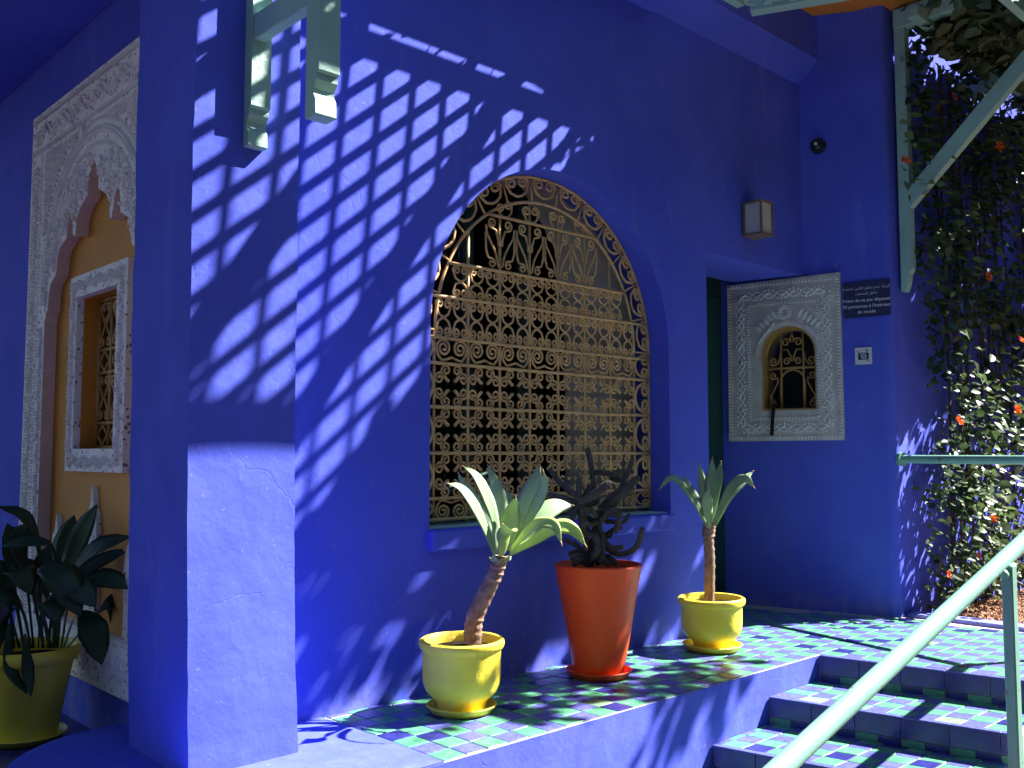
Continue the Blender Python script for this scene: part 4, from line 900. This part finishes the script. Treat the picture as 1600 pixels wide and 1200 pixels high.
pts = [(random.gauss(a, s_), random.gauss(b, s_*.8), ZT+.04+abs(random.gauss(0, .03))) for a, b, s_, n_ in ((4.52, 2.6, .09, 40), (4.68, 2.25, .10, 42), (4.55, 2.05, .08, 16), (4.40, 2.80, .05, 22), (4.85, 2.0, .12, 40), (5.0, 1.9, .1, 30)) for _ in range(n_)]
stuff(leaf_cloud('foliage', pts, .07, 'vine_leaf', tv_))
pts = []
for x in (3.05, 3.22, 3.46, 3.53, 3.80, 3.95, 4.2): pts += [(random.gauss(x, .03), random.gauss(2.925, .012), 3.57+random.random()*.03) for _ in range(4)]
stuff(leaf_cloud('foliage', pts, .05, 'vine_leaf', tv_))
G().tube(smoothpath([(5.2, 1.9, ZT+.06), (4.9, 2.1, ZT+.07), (4.62, 2.5, ZT+.06), (4.4, 2.8, ZT+.06)], 6), .007, 5).build('stem', 'vine_stem', tv_, smooth=2)

# ================================================================== GARDEN BEHIND THE CAMERA
mat('sky_blocker', (.015, .022, .01), .95, .1, .3, 2)
def hedge(x0, x1, y0, y1, h, lab):  # unseen hedges added to cut sky light, with solid dark cores
    t = thing('blocker_hedge', lab, 'hedge'); n = int(((x1-x0)*(y1-y0)*.6+(x1-x0+y1-y0)*h)*26)
    vs = []; nx, ny, nz = max(2, int((x1-x0)/.8)), max(2, int((y1-y0)/.8)), 7
    q = lambda v: Vector(v)+Vector((noise.noise(Vector(v)*.7), noise.noise(Vector(v)*.7+Vector((5, 0, 0))), noise.noise(Vector(v)*.9+Vector((0, 7, 0)))))*.45
    cage = G().box(x0+.35, x1-.35, y0+.35, y1-.35, -.5, h-.5)
    cage.build('core', 'sky_blocker', t)
    P = []
    for _ in range(n):
        f_ = random.random(); a = random.random(); z = random.uniform(-.4, h); top = h+.8*noise.noise((a*9, x0, y0))
        side = random.choice('nsewtt')
        p = {'n': (x0+(x1-x0)*a, y1, z), 's': (x0+(x1-x0)*a, y0, z), 'e': (x1, y0+(y1-y0)*a, z), 'w': (x0, y0+(y1-y0)*a, z), 't': (x0+(x1-x0)*a, y0+(y1-y0)*f_, h)}[side]
        P.append((q(p)+Vector((random.gauss(0, .15), random.gauss(0, .15), random.gauss(0, .2))))[:])
    stuff(leaf_cloud('foliage', P, .26, 'tree_leaf', t))
hedge(-11, 15, -8.2, -6.2, 7.5, 'long unseen hedge added opposite the blue wall to block sky light')
hedge(-10, -7.8, -6.0, 9, 6.5, 'tall unseen hedge added on the gallery side to block sky light')
hedge(14, 16, -6, 2, 6.0, 'unseen hedge added beyond the vine wall to block sky light')
def tree(x, y, h, r, lab, nl=2200, ls=.22):
    t = thing('garden_tree', lab, 'tree', 'garden trees facing the blue wall'); P = smoothpath([(x, y, -.52), (x+.15, y+.1, h*.3), (x-.1, y+.2, h*.6), (x, y, h)], 5)
    G().tube(P, [.16-.12*i/(len(P)-1) for i in range(len(P))], 10).build('trunk', 'bark', t, smooth=True)
    c = []
    cl = [(random.gauss(0, r*.45), random.gauss(0, r*.45), h+random.gauss(0, r*.35)) for _ in range(16)]
    for k in range(6):
        a = k*1.05; G().tube(smoothpath([(x, y, h*.55+.1*k), (x+r*.35*math.cos(a), y+r*.35*math.sin(a), h*.8), (x+r*.75*math.cos(a), y+r*.75*math.sin(a), h*1.02)], 4), [.05-.004*i for i in range(9)], 6).build('limb', 'bark', t, smooth=2)
    for _ in range(nl):
        q = random.choice(cl); c.append((x+q[0]+random.gauss(0, r*.22), y+q[1]+random.gauss(0, r*.22), q[2]+random.gauss(0, r*.2)))
    stuff(leaf_cloud('crown', c, ls, 'tree_leaf', t))
for x, y, h, r, lab in ((-3.5, -3.0, 4.6, 2.2, 'spreading garden tree nearest the steps, behind the viewer'), (-5.2, 1.5, 4.6, 2.2, 'round garden tree beside the gallery wall'), (0.8, -4.6, 5.0, 2.3, 'tall garden tree midway along the long hedge'), (5.0, -5.2, 4.6, 2.0, 'leafy garden tree at the sunny end of the long hedge'), (-5.5, -5.5, 5.2, 2.4, 'large garden tree in the corner of the two hedges')):
    tree(x, y, h, r, lab)
bpy.context.view_layer.update()
